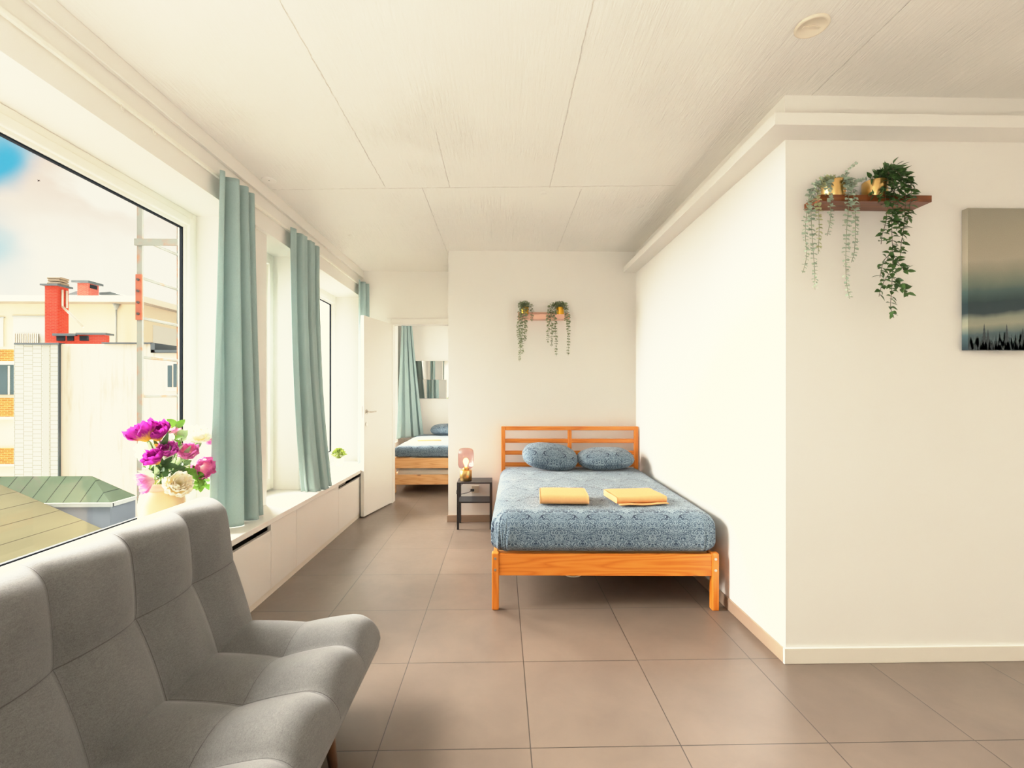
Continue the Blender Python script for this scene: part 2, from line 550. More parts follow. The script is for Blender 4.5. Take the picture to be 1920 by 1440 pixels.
W_ = m_wall('wall_paint', (234, 231, 224))
W_ALC = W_
CEIL = m_ceiling()
FLOOR = m_floor()
WHITE = simple('white_lacquer', (234, 231, 224), .38, var=.015)
UPVC = simple('white_window_plastic', (238, 235, 224), .3, var=.01)
SKIRT = simple('white_skirting', (228, 222, 208), .4, var=.02)
BROWN = simple('brown_skirting_tile', (150, 127, 107), .4, var=.05, vscale=12)
GASKET = simple('dark_gasket', (20, 28, 36), .7, spec=.1)
GLASS = m_glass('window_glass', (.99, .992, .992, 1), .0005)
PINE = {k: m_wood('honey_pine_' + 'xyz'[k], (190, 100, 26), (210, 120, 38), (226, 140, 54), k) for k in range(3)}
PALE = {k: m_wood('pale_pine_' + 'xyz'[k], (204, 146, 88), (220, 168, 110), (230, 184, 130), k) for k in range(3)}
SHELFW = m_wood('brown_shelf_wood', (92, 46, 16), (112, 58, 20), (130, 72, 30), 0, knots=False)
PAIS = m_paisley('blue_paisley_cotton')
SOFA = m_sofa()
CURT = m_fabric('pale_teal_curtain', (162, 183, 180), 420, .22)
TOWEL = simple('yellow_terry', (226, 168, 112), .9, spec=.1, var=.08, vscale=60, bs=.8, bscale=500, bd=.004)
BLACK = simple('black_steel', (38, 38, 40), .38, var=.05)
BRASS = simple('brushed_brass', (222, 184, 118), .3, 1, var=.08, vscale=40, stretch=(1, 1, .05))
STEEL = simple('brushed_steel', (190, 184, 174), .3, 1, var=.04)
DARK = simple('dark_void', (30, 24, 20), .8)
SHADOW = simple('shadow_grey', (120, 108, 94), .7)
CORDB = simple('black_cord', (40, 38, 38), .5)
PLAST = simple('cream_plastic', (228, 216, 194), .35, var=.02)

# ================================================================ ROOM SHELL
CZ = 2.955
XW, XP = -1.775, -1.81          # beam face, pillar face
YB, YD = 5.15, 6.04             # wall behind the bed, door wall
XA, YR = 1.48, 2.424            # alcove side wall, wall with shelf and painting
YF = 8.78                       # far wall of the next room
mb = MB().box(-2.3, 4.2, -3.4, 8.9, -.12, 0)
struct(mb.build('floor', FLOOR, origin=(0, 0, 0)))
mb = MB().box(-2.3, 4.2, -3.4, YD + .1, CZ, CZ + .15)
struct(mb.build('ceiling', CEIL, origin=(0, 0, 0)))
struct(MB().box(-2.3, .9, YD + .1, 8.9, 2.9, 3.1).build('ceiling_far', W_, origin=(0, 0, 0)))
# outside wall with the window openings
mb = MB()
mb.box(-2.175, XW, -3.4, YD + .05, 2.62, CZ)                      # lintel beam
for y0, y1 in ((-3.4, .1), (3.285, 3.68), (4.25, 4.53)):
    mb.box(-2.175, XP, y0, y1, .5435, 2.62)
mb.box(-2.175, -2.05, -3.4, YD + .05, 0, .56)                     # spandrel behind the bench
struct(mb.build('wall_left', W_, origin=(0, 0, 0)))
mb = MB()
mb.box(XW, XW + .022, -3.4, YD, 2.862, CZ)
mb.box(XW + .02, XW + .028, -3.4, YD, 2.858, 2.87)
struct(mb.build('trim_1', W_, bevel=.003))
# block with the wall behind the bed
mb = MB().box(-.578, XA + .12, YB, YD + .12, 0, CZ)
struct(mb.build('wall_back', W_, origin=(0, 0, 0)))
mb = MB().box(XA, 4.2, YR, YB + .02, 0, CZ)
struct(mb.build('wall_right', W_, origin=(0, 0, 0)))
# door wall with its opening
DX0, DX1, DZ = -1.405, -.655, 2.30
mb = MB()
mb.box(-2.32, DX0, YD, YD + .12, 0, CZ)
mb.box(DX0, DX1, YD, YD + .12, DZ, CZ)
mb.box(DX1, -.5, YD, YD + .12, 0, CZ)
struct(mb.build('wall_hall', W_, origin=(0, 0, 0)))
# unseen sides that close the room
struct(MB().box(4.0, 4.2, -3.4, YR, 0, CZ).build('wall_side', W_, origin=(0, 0, 0)))
struct(MB().box(-2.3, 4.2, -3.6, -3.4, 0, CZ).build('wall_rear', W_, origin=(0, 0, 0)))
# next room
struct(MB().box(-2.32, .9, YF, YF + .15, 0, 3.0).build('wall_far', W_, origin=(0, 0, 0)))
struct(MB().box(.7, .9, YD + .1, YF, 0, 3.0).build('wall_far_side', W_, origin=(0, 0, 0)))
mb = MB()
mb.box(-2.32, -1.8, YD + .1, 6.9, 0, 3.0); mb.box(-2.32, -1.8, 8.25, YF, 0, 3.0)
mb.box(-2.32, -1.8, 6.9, 8.25, 0, .56); mb.box(-2.32, -1.8, 6.9, 8.25, 2.62, 3.0)
struct(mb.build('wall_far_left', W_, origin=(0, 0, 0)))
# baseboards
mb = MB().box(-.59, 1.45, YB - .012, YB, 0, .075)
struct(mb.build('baseboard_back', BROWN, bevel=.002))
mb = MB().box(XA - .012, XA, YR + .004, YB - .012, 0, .075)
struct(mb.build('baseboard_alcove', BROWN, bevel=.002))
mb = MB().box(XA - .014, 4.0, YR - .014, YR, 0, .082)
struct(mb.build('baseboard_right', SKIRT, bevel=.003))
# boxed ledge running round the alcove near the ceiling
mb = MB()
pr = .138
L_ = [(XA - pr, YB), (XA - pr, YR - pr), (4.0, YR - pr), (4.0, YR), (XA, YR), (XA, YB)]
mb.prism([(x, y, 2.726) for x, y in L_], (0, 0, .061))
struct(mb.build('trim_2', W_, bevel=.002))
L_ = [(XA - .006, YB), (XA - .006, YR - .006), (4.0, YR - .006), (4.0, YR), (XA, YR), (XA, YB)]
mb = MB().prism([(x, y, 2.787) for x, y in L_], (0, 0, CZ - 2.787))
struct(mb.build('trim_3', W_))

# ---------------------------------------------------------------- windows
def window(name, y0, y1, x, z0=.56, z1=2.62, handle=None, fw=.118):
    root = frame_empty(name, (x, (y0 + y1) / 2, z0))
    mb = MB()
    def ring(a0, a1, b0, b1, w, xa, xb):
        mb.box(xa, xb, a0, a0 + w, b0, b1); mb.box(xa, xb, a1 - w, a1, b0, b1)
        mb.box(xa, xb, a0 + w, a1 - w, b0, b0 + w); mb.box(xa, xb, a0 + w, a1 - w, b1 - w, b1)
    ring(y0, y1, z0, z1, .05, x - .07, x)
    ring(y0 + .046, y1 - .046, z0 + .046, z1 - .046, .05, x - .06, x + .014)
    ring(y0 + .092, y1 - .092, z0 + .092, z1 - .092, .024, x - .05, x - .004)
    mb.build('window_frame', UPVC, root, bevel=.004)
    mb = MB()
    ring(y0 + .112, y1 - .112, z0 + .112, z1 - .112, .013, x - .034, x - .016)
    mb.build('gasket', GASKET, root)
    MB().box(x - .03, x - .024, y0 + .118, y1 - .118, z0 + .118, z1 - .118).build('glass_pane', GLASS, root)
    if handle:
        hy, hz = handle
        mb = MB().box(x + .012, x + .026, hy - .016, hy + .016, hz - .07, hz + .07)
        mb.tube([(x + .02, hy, hz), (x + .06, hy, hz)], .009)
        mb.tube([(x + .058, hy + .005, hz), (x + .062, hy - .12, hz - .004)], .009)
        mb.build('handle', UPVC, root, bevel=.002)
    return root
window('window_1', .1, 3.285, -2.09)
window('window_2', 3.68, 4.25, -2.03, handle=(3.90, 1.50))
window('window_3', 4.53, 6.03, -2.10, handle=(5.96, 1.50))
window('window_4', 6.9, 8.25, -2.10)

# ---------------------------------------------------------------- bench under the windows
mb = MB().box(-2.049, -1.58, -1.2, YD, .503, .542)
tag(mb.build('window_bench', WHITE, bevel=.004), 'long white window seat top running under all the windows', 'window seat', kind='thing')
units = [(-1.2, 2.25, False, 'white bench cabinet front hidden behind the grey sofa'),
         (2.25, 3.312, True, 'white bench cabinet with a dark vent slot beside the sofa back'),
         (3.312, 3.722, False, 'narrow plain white bench cabinet just beyond the first vent slot'),
         (3.722, 4.676, False, 'wide plain white bench cabinet below the second curtain'),
         (4.676, 5.40, True, 'white bench cabinet with a vent slot beside the open door'),
         (5.40, YD, False, 'white bench cabinet end behind the open door leaf')]
for y0, y1, slot, lab in units:
    if lab.endswith('leaf') or lab.endswith('grey sofa'):
        pass
    c = thing('bench_cabinet', lab, 'cabinet', (-1.61, (y0 + y1) / 2, 0), group='cabinets under the window seat')
    zt = .452 if slot else .501
    MB().box(-1.625, -1.6, y0 + .0015, y1 - .0015, .045, zt).build('front_panel', WHITE, c, bevel=.0015)
    MB().box(-1.63, -1.606, y0, y1, 0, .043).build('plinth', SKIRT, c)
    if slot:
        mb = MB().box(-2.0, -1.98, y0, y1, .3, .501)
        mb.box(-1.98, -1.63, y0, y1, .40, .41)
        mb.build('vent_cavity', DARK, c)
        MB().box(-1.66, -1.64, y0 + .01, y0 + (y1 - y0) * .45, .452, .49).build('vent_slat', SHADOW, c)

# ---------------------------------------------------------------- curtain rail and curtains
t = thing('curtain_rail', 'thin white ceiling-side curtain rail along the beam above the windows', 'curtain rail', (-1.72, 3, 2.72))
MB().box(-1.765, -1.750, -1.5, 5.99, 2.742, 2.760).box(-1.775, -1.76, -1.5, 5.99, 2.748, 2.756).build('track', UPVC, t)
for y in (2.22, 2.42):
    mb = MB().tube([(-1.756, y, 2.744), (-1.756, y, 2.72), (-1.75, y + .006, 2.71), (-1.746, y, 2.72)], .0025, 6)
    mb.build('glider', UPVC, t)

def curtain(name, label, top, bot, z0, z1, nf, amp0, amp1, seed, power=1.6, group='pale teal curtains', head=.0, extra=None, parent_hem=True):
    """top / bot: list of (x, y) along the width at the rail and at the hem"""
    rnd = random.Random(seed)
    def lerp(P, s):
        k = s * (len(P) - 1); i = min(len(P) - 2, int(k)); f = k - i
        return Vector(P[i]) * (1 - f) + Vector(P[i + 1]) * f
    ph = [rnd.uniform(.6, 1.25) for _ in range(nf + 2)]
    def fn(s, tt):
        z = z0 + (z1 - z0) * tt
        w = (1 - tt) ** power
        p = lerp(top, s) * (1 - w) + lerp(bot, s) * w
        d = (lerp(top, min(1, s + .02)) - lerp(top, max(0, s - .02)))
        d = d.normalized() if d.length else Vector((0, 1))
        nx = Vector((d.y, -d.x))
        a = (amp0 + (amp1 - amp0) * (1 - tt)) * min(1, .25 + s * 9)
        k = nf * s ** 1.35; i = int(min(nf - 1, k))
        f = math.cos(2 * PI * k) * ph[i] * .8 + .35 * math.sin(4 * PI * k + seed)
        f += .25 * mnoise.noise((s * 5, tt * 2.2, seed)) * (1 - tt)
        p = p + nx * (a * f)
        p = p + d * (.35 * a * math.sin(4 * PI * k + .6) * (.4 + .6 * (1 - tt)))
        if tt > .965:
            p = p - nx * .0
        zz = z
        if extra:
            q = extra(s, tt, p, z); return q
        return (p.x, p.y, zz)
    mb = MB().grid(fn, nf * 20, 60)
    o = mb.build(name, CURT, solid=.003)
    tag(o, label, 'curtain', group)
    return o

def drag(zmin, k=.03):
    def f(s, tt, p, z):
        lift = k * mnoise.noise((s * 4, 0, 3.3)) * max(0, 1 - tt * 6)
        return (p.x, p.y, max(zmin, z + lift))
    return f
curtain('curtain', 'pale teal curtain nearest the sofa, hanging beside the big window with flowers',
        [(-1.725, 2.91), (-1.715, 3.0), (-1.715, 3.12), (-1.715, 3.255)], [(-1.79, 2.90), (-1.735, 3.05), (-1.70, 3.22), (-1.71, 3.36)],
        .546, 2.765, 3, .036, .036, 2, 1.2, extra=drag(.546))
curtain('curtain', 'second pale teal curtain, its hem swept over the window seat edge',
        [(-1.73, 3.90), (-1.715, 4.05), (-1.715, 4.24), (-1.715, 4.43)], [(-1.74, 4.13), (-1.635, 4.13), (-1.57, 4.22), (-1.585, 4.40)],
        .547, 2.765, 3, .036, .03, 5, 2.3, extra=drag(.547))
curtain('curtain', 'pale teal curtain end in the corner above the open door',
        [(-1.73, 5.74), (-1.71, 5.85), (-1.69, 5.98)], [(-1.74, 5.74), (-1.71, 5.86), (-1.67, 5.99)],
        .547, 2.775, 2, .03, .03, 9, 1.2)
curtain('curtain', 'teal curtain seen through the doorway, beside the far bed',
        [(-1.74, 8.28), (-1.70, 8.36), (-1.62, 8.44)], [(-1.79, 8.05), (-1.62, 8.3), (-1.42, 8.5)],
        .62, 2.80, 3, .03, .05, 12, 1.1)
curtain('curtain', 'teal curtain in the far room showing only in the mirror tiles',
        [(-1.73, 6.35), (-1.65, 6.42), (-1.55, 6.5)], [(-1.73, 6.33), (-1.64, 6.42), (-1.53, 6.5)],
        .62, 2.78, 3, .03, .035, 15, 1.2)

# ---------------------------------------------------------------- door
dl = frame_empty('door_1', (-1.388, YD - .005, 0))
mb = MB()                                                  # frame
for x0, x1 in ((DX0, DX0 + .022), (DX1 - .022, DX1)):
    mb.box(x0, x1, YD - .012, YD + .13, 0, DZ - .022)
mb.box(DX0, DX1, YD - .012, YD + .13, DZ - .022, DZ)
mb.box(DX0 - .05, DX0 + .006, YD - .016, YD, 0, DZ + .05)
mb.box(DX1 - .006, DX1 + .07, YD - .016, YD, 0, DZ + .05)
mb.box(DX0 + .006, DX1 - .006, YD - .016, YD, DZ - .006, DZ + .05)
mb.build('door_frame', WHITE, dl, bevel=.002)
ang = math.atan2(-(5.336 - 6.03), -(-1.541 + 1.385))       # leaf direction
u = Vector((-1.541 + 1.385, 5.336 - 6.03, 0)).normalized(); w = Vector((-u.y, u.x, 0))   # w points to +x
if w.x < 0: w = -w
M = Matrix(((u.x, w.x, 0, -1.388), (u.y, w.y, 0, 6.03), (0, 0, 1, 0), (0, 0, 0, 1)))
leaf = MB().box(0, .712, -.04, 0, .012, 2.278, mat=M).build('door_leaf', WHITE, dl, bevel=.002)
mb = MB()
hp = lambda a, b, z: M @ Vector((a, b, z))
mb.tube([hp(.655, 0, 1.19), hp(.655, .008, 1.19)], .026, 20)
mb.tube([hp(.655, .006, 1.19), hp(.655, .045, 1.19), hp(.64, .055, 1.19), hp(.535, .055, 1.192)], .009, 10)
mb.build('door_handle', STEEL, leaf)
mb = MB().tube([hp(.655, 0, 1.05), hp(.655, .007, 1.05)], .024, 20)
mb.build('keyhole_plate', STEEL, leaf)
MB().box(.712, .714, -.03, -.012, 1.12, 1.26, mat=M).build('lock_plate', STEEL, leaf)

# ================================================================ SOFA
def tuft(du, dv, s, halfv, A):
    """bulge of a cell; du = metres from a button row along the length, dv = metres from the middle seam"""
    pu = abs(math.sin(PI * du / s)) ** .75
    pv = min(1, abs(math.sin(PI * .5 * min(1, abs(dv) / halfv)))) ** .75
    return A * (.45 * (1 - (1 - pu) * (1 - pv)) + .55 * pu * pv)
SL = 1.80; SY1 = 2.205                                     # sofa length and its far end
sofa = thing('sofa', 'grey tufted armless sofa with its back to the big window', 'sofa', (-.9, SY1 - SL / 2, 0))
def edge(d, r):
    if d >= r: return 1.0
    k = 1 - max(0, d) / r
    return math.sqrt(max(0, 1 - k * k))
def cushion(name, org, ax_v, ax_n, Vlen, T, Tb, A, mid, rv0, rv1, nu=150, nv=64):
    """padded slab: u runs along -y from the far end, v along ax_v, n = outward"""
    org, ax_v, ax_n = Vector(org), Vector(ax_v).normalized(), Vector(ax_n).normalized()
    def pos(a, n):       # denser rows near the ends
        return .5 - .5 * math.cos(PI * a) if False else a
    def end(t, N):
        return t
    def front(sgn):
        def fn(a, b):
            # cosine-warp so the rounded rims get enough rows
            ua = (a - math.sin(2 * PI * a) / (2 * PI) * .75) * SL
            vb = (b - math.sin(2 * PI * b) / (2 * PI) * .75) * Vlen
            e = edge(min(ua, SL - ua), .085) ** .9
            ev = edge(vb, rv0) if vb < Vlen / 2 else edge(Vlen - vb, rv1)
            if sgn > 0:
                hgt = T * min(1, e) * ev
                fade = min(1, e) * ev
                hgt += (tuft(ua - .30, vb - mid, .29, (mid if vb < mid else Vlen - mid), A) - A * .55) * fade * min(1, (min(ua, SL - ua) + .12) / .3)
            else:
                hgt = -Tb * min(1, e) * ev
            # plan corners of the slab are rounded
            cu = min(ua, SL - ua); cv = min(vb, Vlen - vb)
            R0 = .07
            y = org.y - ua
            p = Vector((org.x, y, org.z)) + ax_v * vb + ax_n * hgt
            if cu < R0 and cv < R0:
                dx, dy = R0 - cu, R0 - cv
                l = math.hypot(dx, dy); m = max(dx, dy)
                if l > 1e-6:
                    k = m / l
                    su = (dx - dx * k) * (1 if ua > SL / 2 else -1)
                    sv = (dy - dy * k) * (1 if vb < Vlen / 2 else -1)
                    p += Vector((0, -1, 0)) * (-su) * 1.0 + ax_v * sv
            # sides belly out a little in the middle of the height
            return p
        return fn
    mb = MB()
    uvf = lambda a, b: ((a - math.sin(2 * PI * a) / (2 * PI) * .75) * SL, (b - math.sin(2 * PI * b) / (2 * PI) * .75) * Vlen - mid)
    mb.grid(front(1), nu, nv, uvfn=uvf)
    mb.grid(front(-1), nu // 3, nv // 3, uvfn=lambda a, b: (.45, .2))
    return mb.build(name, SOFA, sofa)
# seat: v from the back (-x) to the front (+x), slightly raised at the front
cushion('seat_cushion', (-1.245, SY1, .262), (1, 0, .05), (-.05, 0, 1), .70, .112, .095, .088, .375, .06, .12)
tl = R(13)
cushion('backrest', (-1.205, SY1 - .005, .30), (-math.sin(tl), 0, math.cos(tl)), (math.cos(tl), 0, math.sin(tl)), .655, .100, .085, .085, .345, .05, .10)
for y in (SY1 - .42, SY1 - SL + .3):
    for x in (-.66, -1.16):
        d = .03 if x > -1 else -.03
        mb = MB().tube([(x, y, .20), (x + d, y, .0)], lambda t: .026 - .010 * t, 14)
        mb.build('leg', simple('dark_walnut_leg', (92, 62, 40), .4), sofa)
fr = MB().box(-1.2, -.62, SY1 - SL + .08, SY1 - .08, .165, .20)
fr.build('base_frame', DARK, sofa, bevel=.01)

# ================================================================ DOUBLE BED
BW, BL = 1.468, 2.05
BR = R(-1.75)
bed = thing('double_bed', 'honey pine double bed frame with slatted headboard in the alcove', 'bed', (-.062, 3.052, 0), BR)
def part(name, mb, m, parent=bed, bev=.004):
    return mb.build(name, m, parent, local=True, bevel=bev)
for x0 in (0, BW - .046):
    leg = part('front_leg', MB().box(x0, x0 + .046, 0, .05, 0, .37), PINE[2], bev=.007)
    for z in (.335, .262):
        mb = MB().tube([(x0 + .022, .001, z), (x0 + .022, -.003, z)], .0085, 14)
        mb.build('bolt', STEEL, leg, local=True)
part('foot_rail', MB().box(.046, BW - .046, .006, .034, .222, .362), PINE[0])
for x0 in (.008, BW - .034):
    part('side_rail', MB().box(x0, x0 + .026, .05, BL - .04, .222, .352), PINE[1])
hb = .0
for x0 in (0, BW - .042):
    part('headboard_post', MB().box(x0, x0 + .042, BL - .04, BL, 0, 1.045), PINE[2])
part('headboard_rail', MB().box(.042, BW - .042, BL - .036, BL - .006, 1.003, 1.045), PINE[0])
for z in (.868, .739, .612):
    part('headboard_slat', MB().box(.042, BW - .042, BL - .03, BL - .01, z, z + .045), PINE[0])
part('headboard_stile', MB().box(BW / 2 - .021, BW / 2 + .021, BL - .038, BL - .012, .45, 1.003), PINE[2])
for k in range(12):
    y = .12 + k * .16
    part('bed_slat', MB().box(.034, BW - .034, y, y + .07, .325, .345), PALE[0], bev=0)
part('centre_beam', MB().box(BW / 2 - .03, BW / 2 + .03, .034, BL - .04, .265, .323), PALE[1], bev=0)
bm_ = Matrix.Translation(bed.location) @ Matrix.Rotation(BR, 4, 'Z')
# mattress in its fitted cover
def sheet_fn(seed, hx, hy, hz, amt=1.0):
    def fn(p, nr):
        x, y, z = p
        side = max(0, 1 - (z + hz) / (2 * hz))              # 0 top .. 1 bottom
        q = Vector(p)
        edge_ = min(1, max(abs(x) / hx, abs(y) / hy))
        # bulge of the filling
        q.z += .012 * (1 - (x / hx) ** 2) * (1 - (y / hy) ** 2) * (1 if z > 0 else 0)
        q.z += amt * .006 * mnoise.noise((x * 3.1, y * 2.3, seed)) * (1 if z > 0 else 0)
        nxy = Vector((nr.x, nr.y, 0))
        if nxy.length > .3 and z < hz * .9:
            nxy.normalize()
            a = x * abs(nxy.y) + y * abs(nxy.x) + .35 * (x * y)
            corner = max(0, 1 - math.hypot(hx - abs(x), hy - abs(y)) / .22)
            wr = math.sin(a * 62 + 3 * mnoise.noise((a * 4, z * 5, seed))) * (.25 + 2.6 * corner) + .8 * mnoise.noise((a * 9, z * 4, seed + 4))
            q += nxy * (amt * .0055 * wr * (.25 + side))
            q += nxy * .014 * math.sin(PI * min(1, max(0, (hz - z) / (2 * hz)))) 
            q += nxy * .03 * max(0, side - .7) * 3.3
        return q
    return fn
mh = .262
mb = MB().rbox(BW - .01, 1.99, mh, (.11, .12, .085), (46, 60, 18), c=(BW / 2, -.006 + 1.0, .3635 + mh / 2), fn=sheet_fn(1, (BW - .01) / 2, .99, mh / 2), mat=bm_)
tag(mb.build('mattress', PAIS, sub=1), 'thick double mattress in a blue paisley cover in the alcove', 'mattress')

def pillow(name, label, w, h, T, M, seed, group=None, cat='pillow'):
    mb = MB()
    def side(sg):
        def fn(a, b):
            x, y = a * 2 - 1, b * 2 - 1
            # pinched sides, pointed corners
            px = x * (1 - .15 * y * y * abs(x))
            py = y * (1 - .34 * abs(x) ** 3 * abs(y))
            r = max(0, 1 - abs(x) ** 2.6) * max(0, 1 - abs(y) ** 2.4)
            z = sg * T / 2 * r ** .5
            z += .010 * r * mnoise.noise((x * 2.2 + seed, y * 2.2, sg * 1.0))
            z += .004 * math.sin(14 * x + 9 * y + seed) * r ** .5 * (abs(x) ** 2)
            return M @ Vector((px * w / 2, py * h / 2, z))
        return fn
    uv = lambda a, b: (a * w + seed * .13, b * h)
    mb.grid(side(1), 36, 28, uvfn=uv)
    mb.grid(side(-1), 36, 28, uvfn=uv)
    o = mb.build(name, PAIS)
    return tag(o, label, cat, group)
def TR(loc, rx=0, ry=0, rz=0):
    return Matrix.Translation(loc) @ Matrix.Rotation(rz, 4, 'Z') @ Matrix.Rotation(ry, 4, 'Y') @ Matrix.Rotation(rx, 4, 'X')
pillow('pillow', 'left blue paisley pillow, propped higher against the pine headboard', .57, .40, .215, TR((.495, 4.80, .758), R(20), R(7), R(-2)), 1, 'pillows on the double bed')
pillow('pillow', 'right blue paisley pillow, lying lower against the headboard', .58, .42, .195, TR((1.06, 4.80, .736), R(10), R(-2), R(-1)), 2, 'pillows on the double bed')

def towel(label, loc, rz, w, d, layers=4, th=.0135, seed=0, group='yellow towels on the double bed', roll=False):
    """terry towel folded into a stack: a ribbon zigzag seen from its folded front"""
    mb = MB()
    M = TR(loc, 0, 0, rz)
    prof = []
    n = layers
    # outer wrap: closed rounded outline with layer grooves on the back
    hgt = n * th
    m = 9
    for k in range(m + 1):                                   # rounded front fold
        a = PI / 2 + PI * k / m
        prof.append((-d / 2 + hgt / 2 + math.cos(a) * hgt / 2, hgt / 2 + math.sin(a) * hgt / 2 ))
    prof = prof[::-1]
    pts = prof + [(-d * .1, hgt * 1.0), (d * .2, hgt), (d / 2 - .006, hgt)]
    back = []
    for k in range(n):
        z1 = hgt - k * th
        back += [(d / 2, z1 - th * .3), (d / 2 + (.004 if k % 2 else 0), z1 - th * .6), (d / 2 - .01, z1 - th)]
    pts = pts + back + [(d * .2, 0), (-d * .1, 0)]
    nX = 26
    P = len(pts)
    b = len(mb.v)
    for i in range(nX + 1):
        x = (i / nX - .5) * w
        e = min(i, nX - i) / nX
        sq = .93 + .07 * min(1, e / .06)
        for (y, z) in pts:
            k = mnoise.noise((x * 7, y * 6, seed))
            zz = z * sq + (.0035 * k if z > hgt * .5 else 0)
            mb.v.append(M @ Vector((x + (.004 * mnoise.noise((y * 20, z * 80, seed + i * 0))) * (1 if e < .02 else 0), y * (1 + .012 * mnoise.noise((x * 5, seed, 0))), zz)))
    for i in range(nX):
        for k in range(P):
            l = (k + 1) % P
            mb.face((b + i * P + k, b + (i + 1) * P + k, b + (i + 1) * P + l, b + i * P + l), 0, None, True)
    mb.face([b + k for k in range(P)][::-1]); mb.face([b + nX * P + k for k in range(P)])
    o = mb.build('folded_towel', TOWEL)
    return tag(o, label, 'towel', group)
towel('left yellow folded towel on the blue double bed', (.442, 3.36, .640), R(-4), .335, .29, 4, .0155, 1)
o2 = towel('right yellow folded towel with a loose lower edge, nearer the wall', (.955, 3.37, .646), R(6), .36, .29, 4, .0115, 5)
mb = MB()
mb.grid(lambda a, b: TR((.955, 3.37, .642), 0, 0, R(6)) @ Vector((-.165 + .345 * a, -.175 + .30 * b, .002 + .003 * math.sin(a * 9))), 20, 10)
fl = mb.build('loose_edge', TOWEL, o2, solid=.006)

# thin white cable sagging below the foot rail
mb = MB().tube(spline([(.37, 3.12, .27), (.42, 3.11, .205), (.48, 3.11, .19), (.53, 3.11, .205), (.56, 3.12, .27)], 8), .004, 8)
tag(mb.build('cable', UPVC), 'thin white cable sagging below the bed foot rail', 'cable')

# ================================================================ SIDE TABLE, LAMP, SOCKET
tx0, tx1, ty0, ty1 = -.457, -.098, 4.852, 5.118
st = thing('side_table', 'small black metal side table with a lower shelf beside the bed', 'side table', ((tx0 + tx1) / 2, (ty0 + ty1) / 2, 0))
MB().box(tx0, tx1, ty0, ty1, .470, .486).build('tabletop', BLACK, st, bevel=.003)
MB().box(tx0 + .008, tx1 - .008, ty0 + .004, ty1, .272, .286).build('shelf', BLACK, st, bevel=.003)
for x in (tx0, tx1 - .022):
    for y in (ty0, ty1 - .022):
        MB().box(x, x + .022, y, y + .022, 0, .470).build('leg', BLACK, st, bevel=.002)
lx, ly = -.372, 4.955
lamp = thing('table_lamp', 'brass table lamp with a ribbed smoky glass shade on the side table', 'lamp', (lx, ly, .486))
MB().lathe([(.058, .487), (.063, .490), (.063, .593), (.060, .597), (.03, .598)], (lx, ly, 0), 40).build('base', BRASS, lamp)
MB().lathe([(.032, .597), (.036, .600), (.036, .618), (.03, .622), (.02, .630)], (lx, ly, 0), 28).build('neck', BRASS, lamp)
prof = [(.036, .612), (.06, .616), (.073, .630), (.080, .655), (.080, .775), (.076, .800), (.062, .818), (.04, .826), (.012, .828)]
rib = lambda a: 1 + .018 * math.cos(a * 36)
sg = m_glass('smoky_glass', (.76, .64, .66, 1), .02, .12)
mb = MB().lathe(prof, (lx, ly, 0), 144, rfn=rib, cap=False)
mb.build('glass_shade', sg, lamp)
MB().lathe([(.012, .628), (.014, .645), (.027, .672), (.030, .69), (.024, .71), (.010, .722)], (lx, ly, 0), 24).build('bulb', m_emit('warm_bulb', (255, 190, 110), 7), lamp)
cord = spline([(lx, ly + .064, .4945), (lx - .005, 5.10, .4925), (lx - .015, 5.128, .485), (-.42, 5.131, .42), (-.470, 5.125, .37), (-.482, 5.06, .335), (-.45, 5.03, .325), (-.36, 5.07, .335), (-.315, 5.112, .352)], 8)
MB().tube(cord, .0032, 8).build('cord', CORDB, lamp)
MB().box(-.335, -.295, 5.105, 5.135, .338, .362).build('plug', CORDB, lamp, bevel=.004)
so = MB().box(-.325, -.245, YB - .010, YB, .315, .395)
so = so.build('wall_socket', PLAST, bevel=.004)
tag(so, 'cream wall socket behind the black side table', 'socket')

# ================================================================ GREENERY
EUC = m_leaf('eucalyptus_leaf', (140, 160, 144), (188, 198, 172), .6)
EUCY = m_leaf('yellowish_eucalyptus_leaf', (168, 172, 128), (190, 192, 150), .6)
EUCF = m_leaf('dusty_green_leaf', (118, 134, 100), (168, 176, 138), .6)
IVY = m_leaf('dark_green_leaf', (30, 60, 26), (92, 124, 70), .35)
STEMG = simple('green_stem', (120, 126, 96), .6)
STEMB = simple('brown_stem', (92, 78, 62), .6)
SOIL = simple('potting_soil', (60, 46, 34), .9)

def strand(mb, path, step, L, W, rnd, round_=True, pairs=True, r=.0016, mi=(0, 1), wall=None, jitter=.5, taper=.5):
    pts = spline(path, 8)
    mb.tube(pts, r, 5, mi=mi[1], cap=False)
    acc, k = 0, 0
    tot = sum((pts[i + 1] - pts[i]).length for i in range(len(pts) - 1))
    run = 0
    for i in range(len(pts) - 1):
        seg = pts[i + 1] - pts[i]
        acc += seg.length; run += seg.length
        while acc > step:
            acc -= step; k += 1
            d = seg.normalized()
            s = 1 - taper * run / tot
            a = k * 1.9 + rnd.uniform(-.5, .5)
            x = d.orthogonal().normalized(); y = d.cross(x)
            for sg_ in ((0, PI) if pairs else (rnd.choice((0, PI)),)):
                o = x * math.cos(a + sg_) + y * math.sin(a + sg_)
                if wall is not None and o.y > .3:
                    o.y *= -.4
                dirv = (o + d * rnd.uniform(-.1, .7) + Vector((0, 0, rnd.uniform(-.3, .2)))).normalized()
                l = L * s * rnd.uniform(.75, 1.25)
                mb.leaf(pts[i], dirv, (d * -1 + Vector((rnd.uniform(-jitter, jitter), -.6 + rnd.uniform(-jitter, jitter), rnd.uniform(-jitter, jitter)))), l, W * s * rnd.uniform(.8, 1.2), mi[0], .1, .5 if round_ else .95, .5 if round_ else .38)

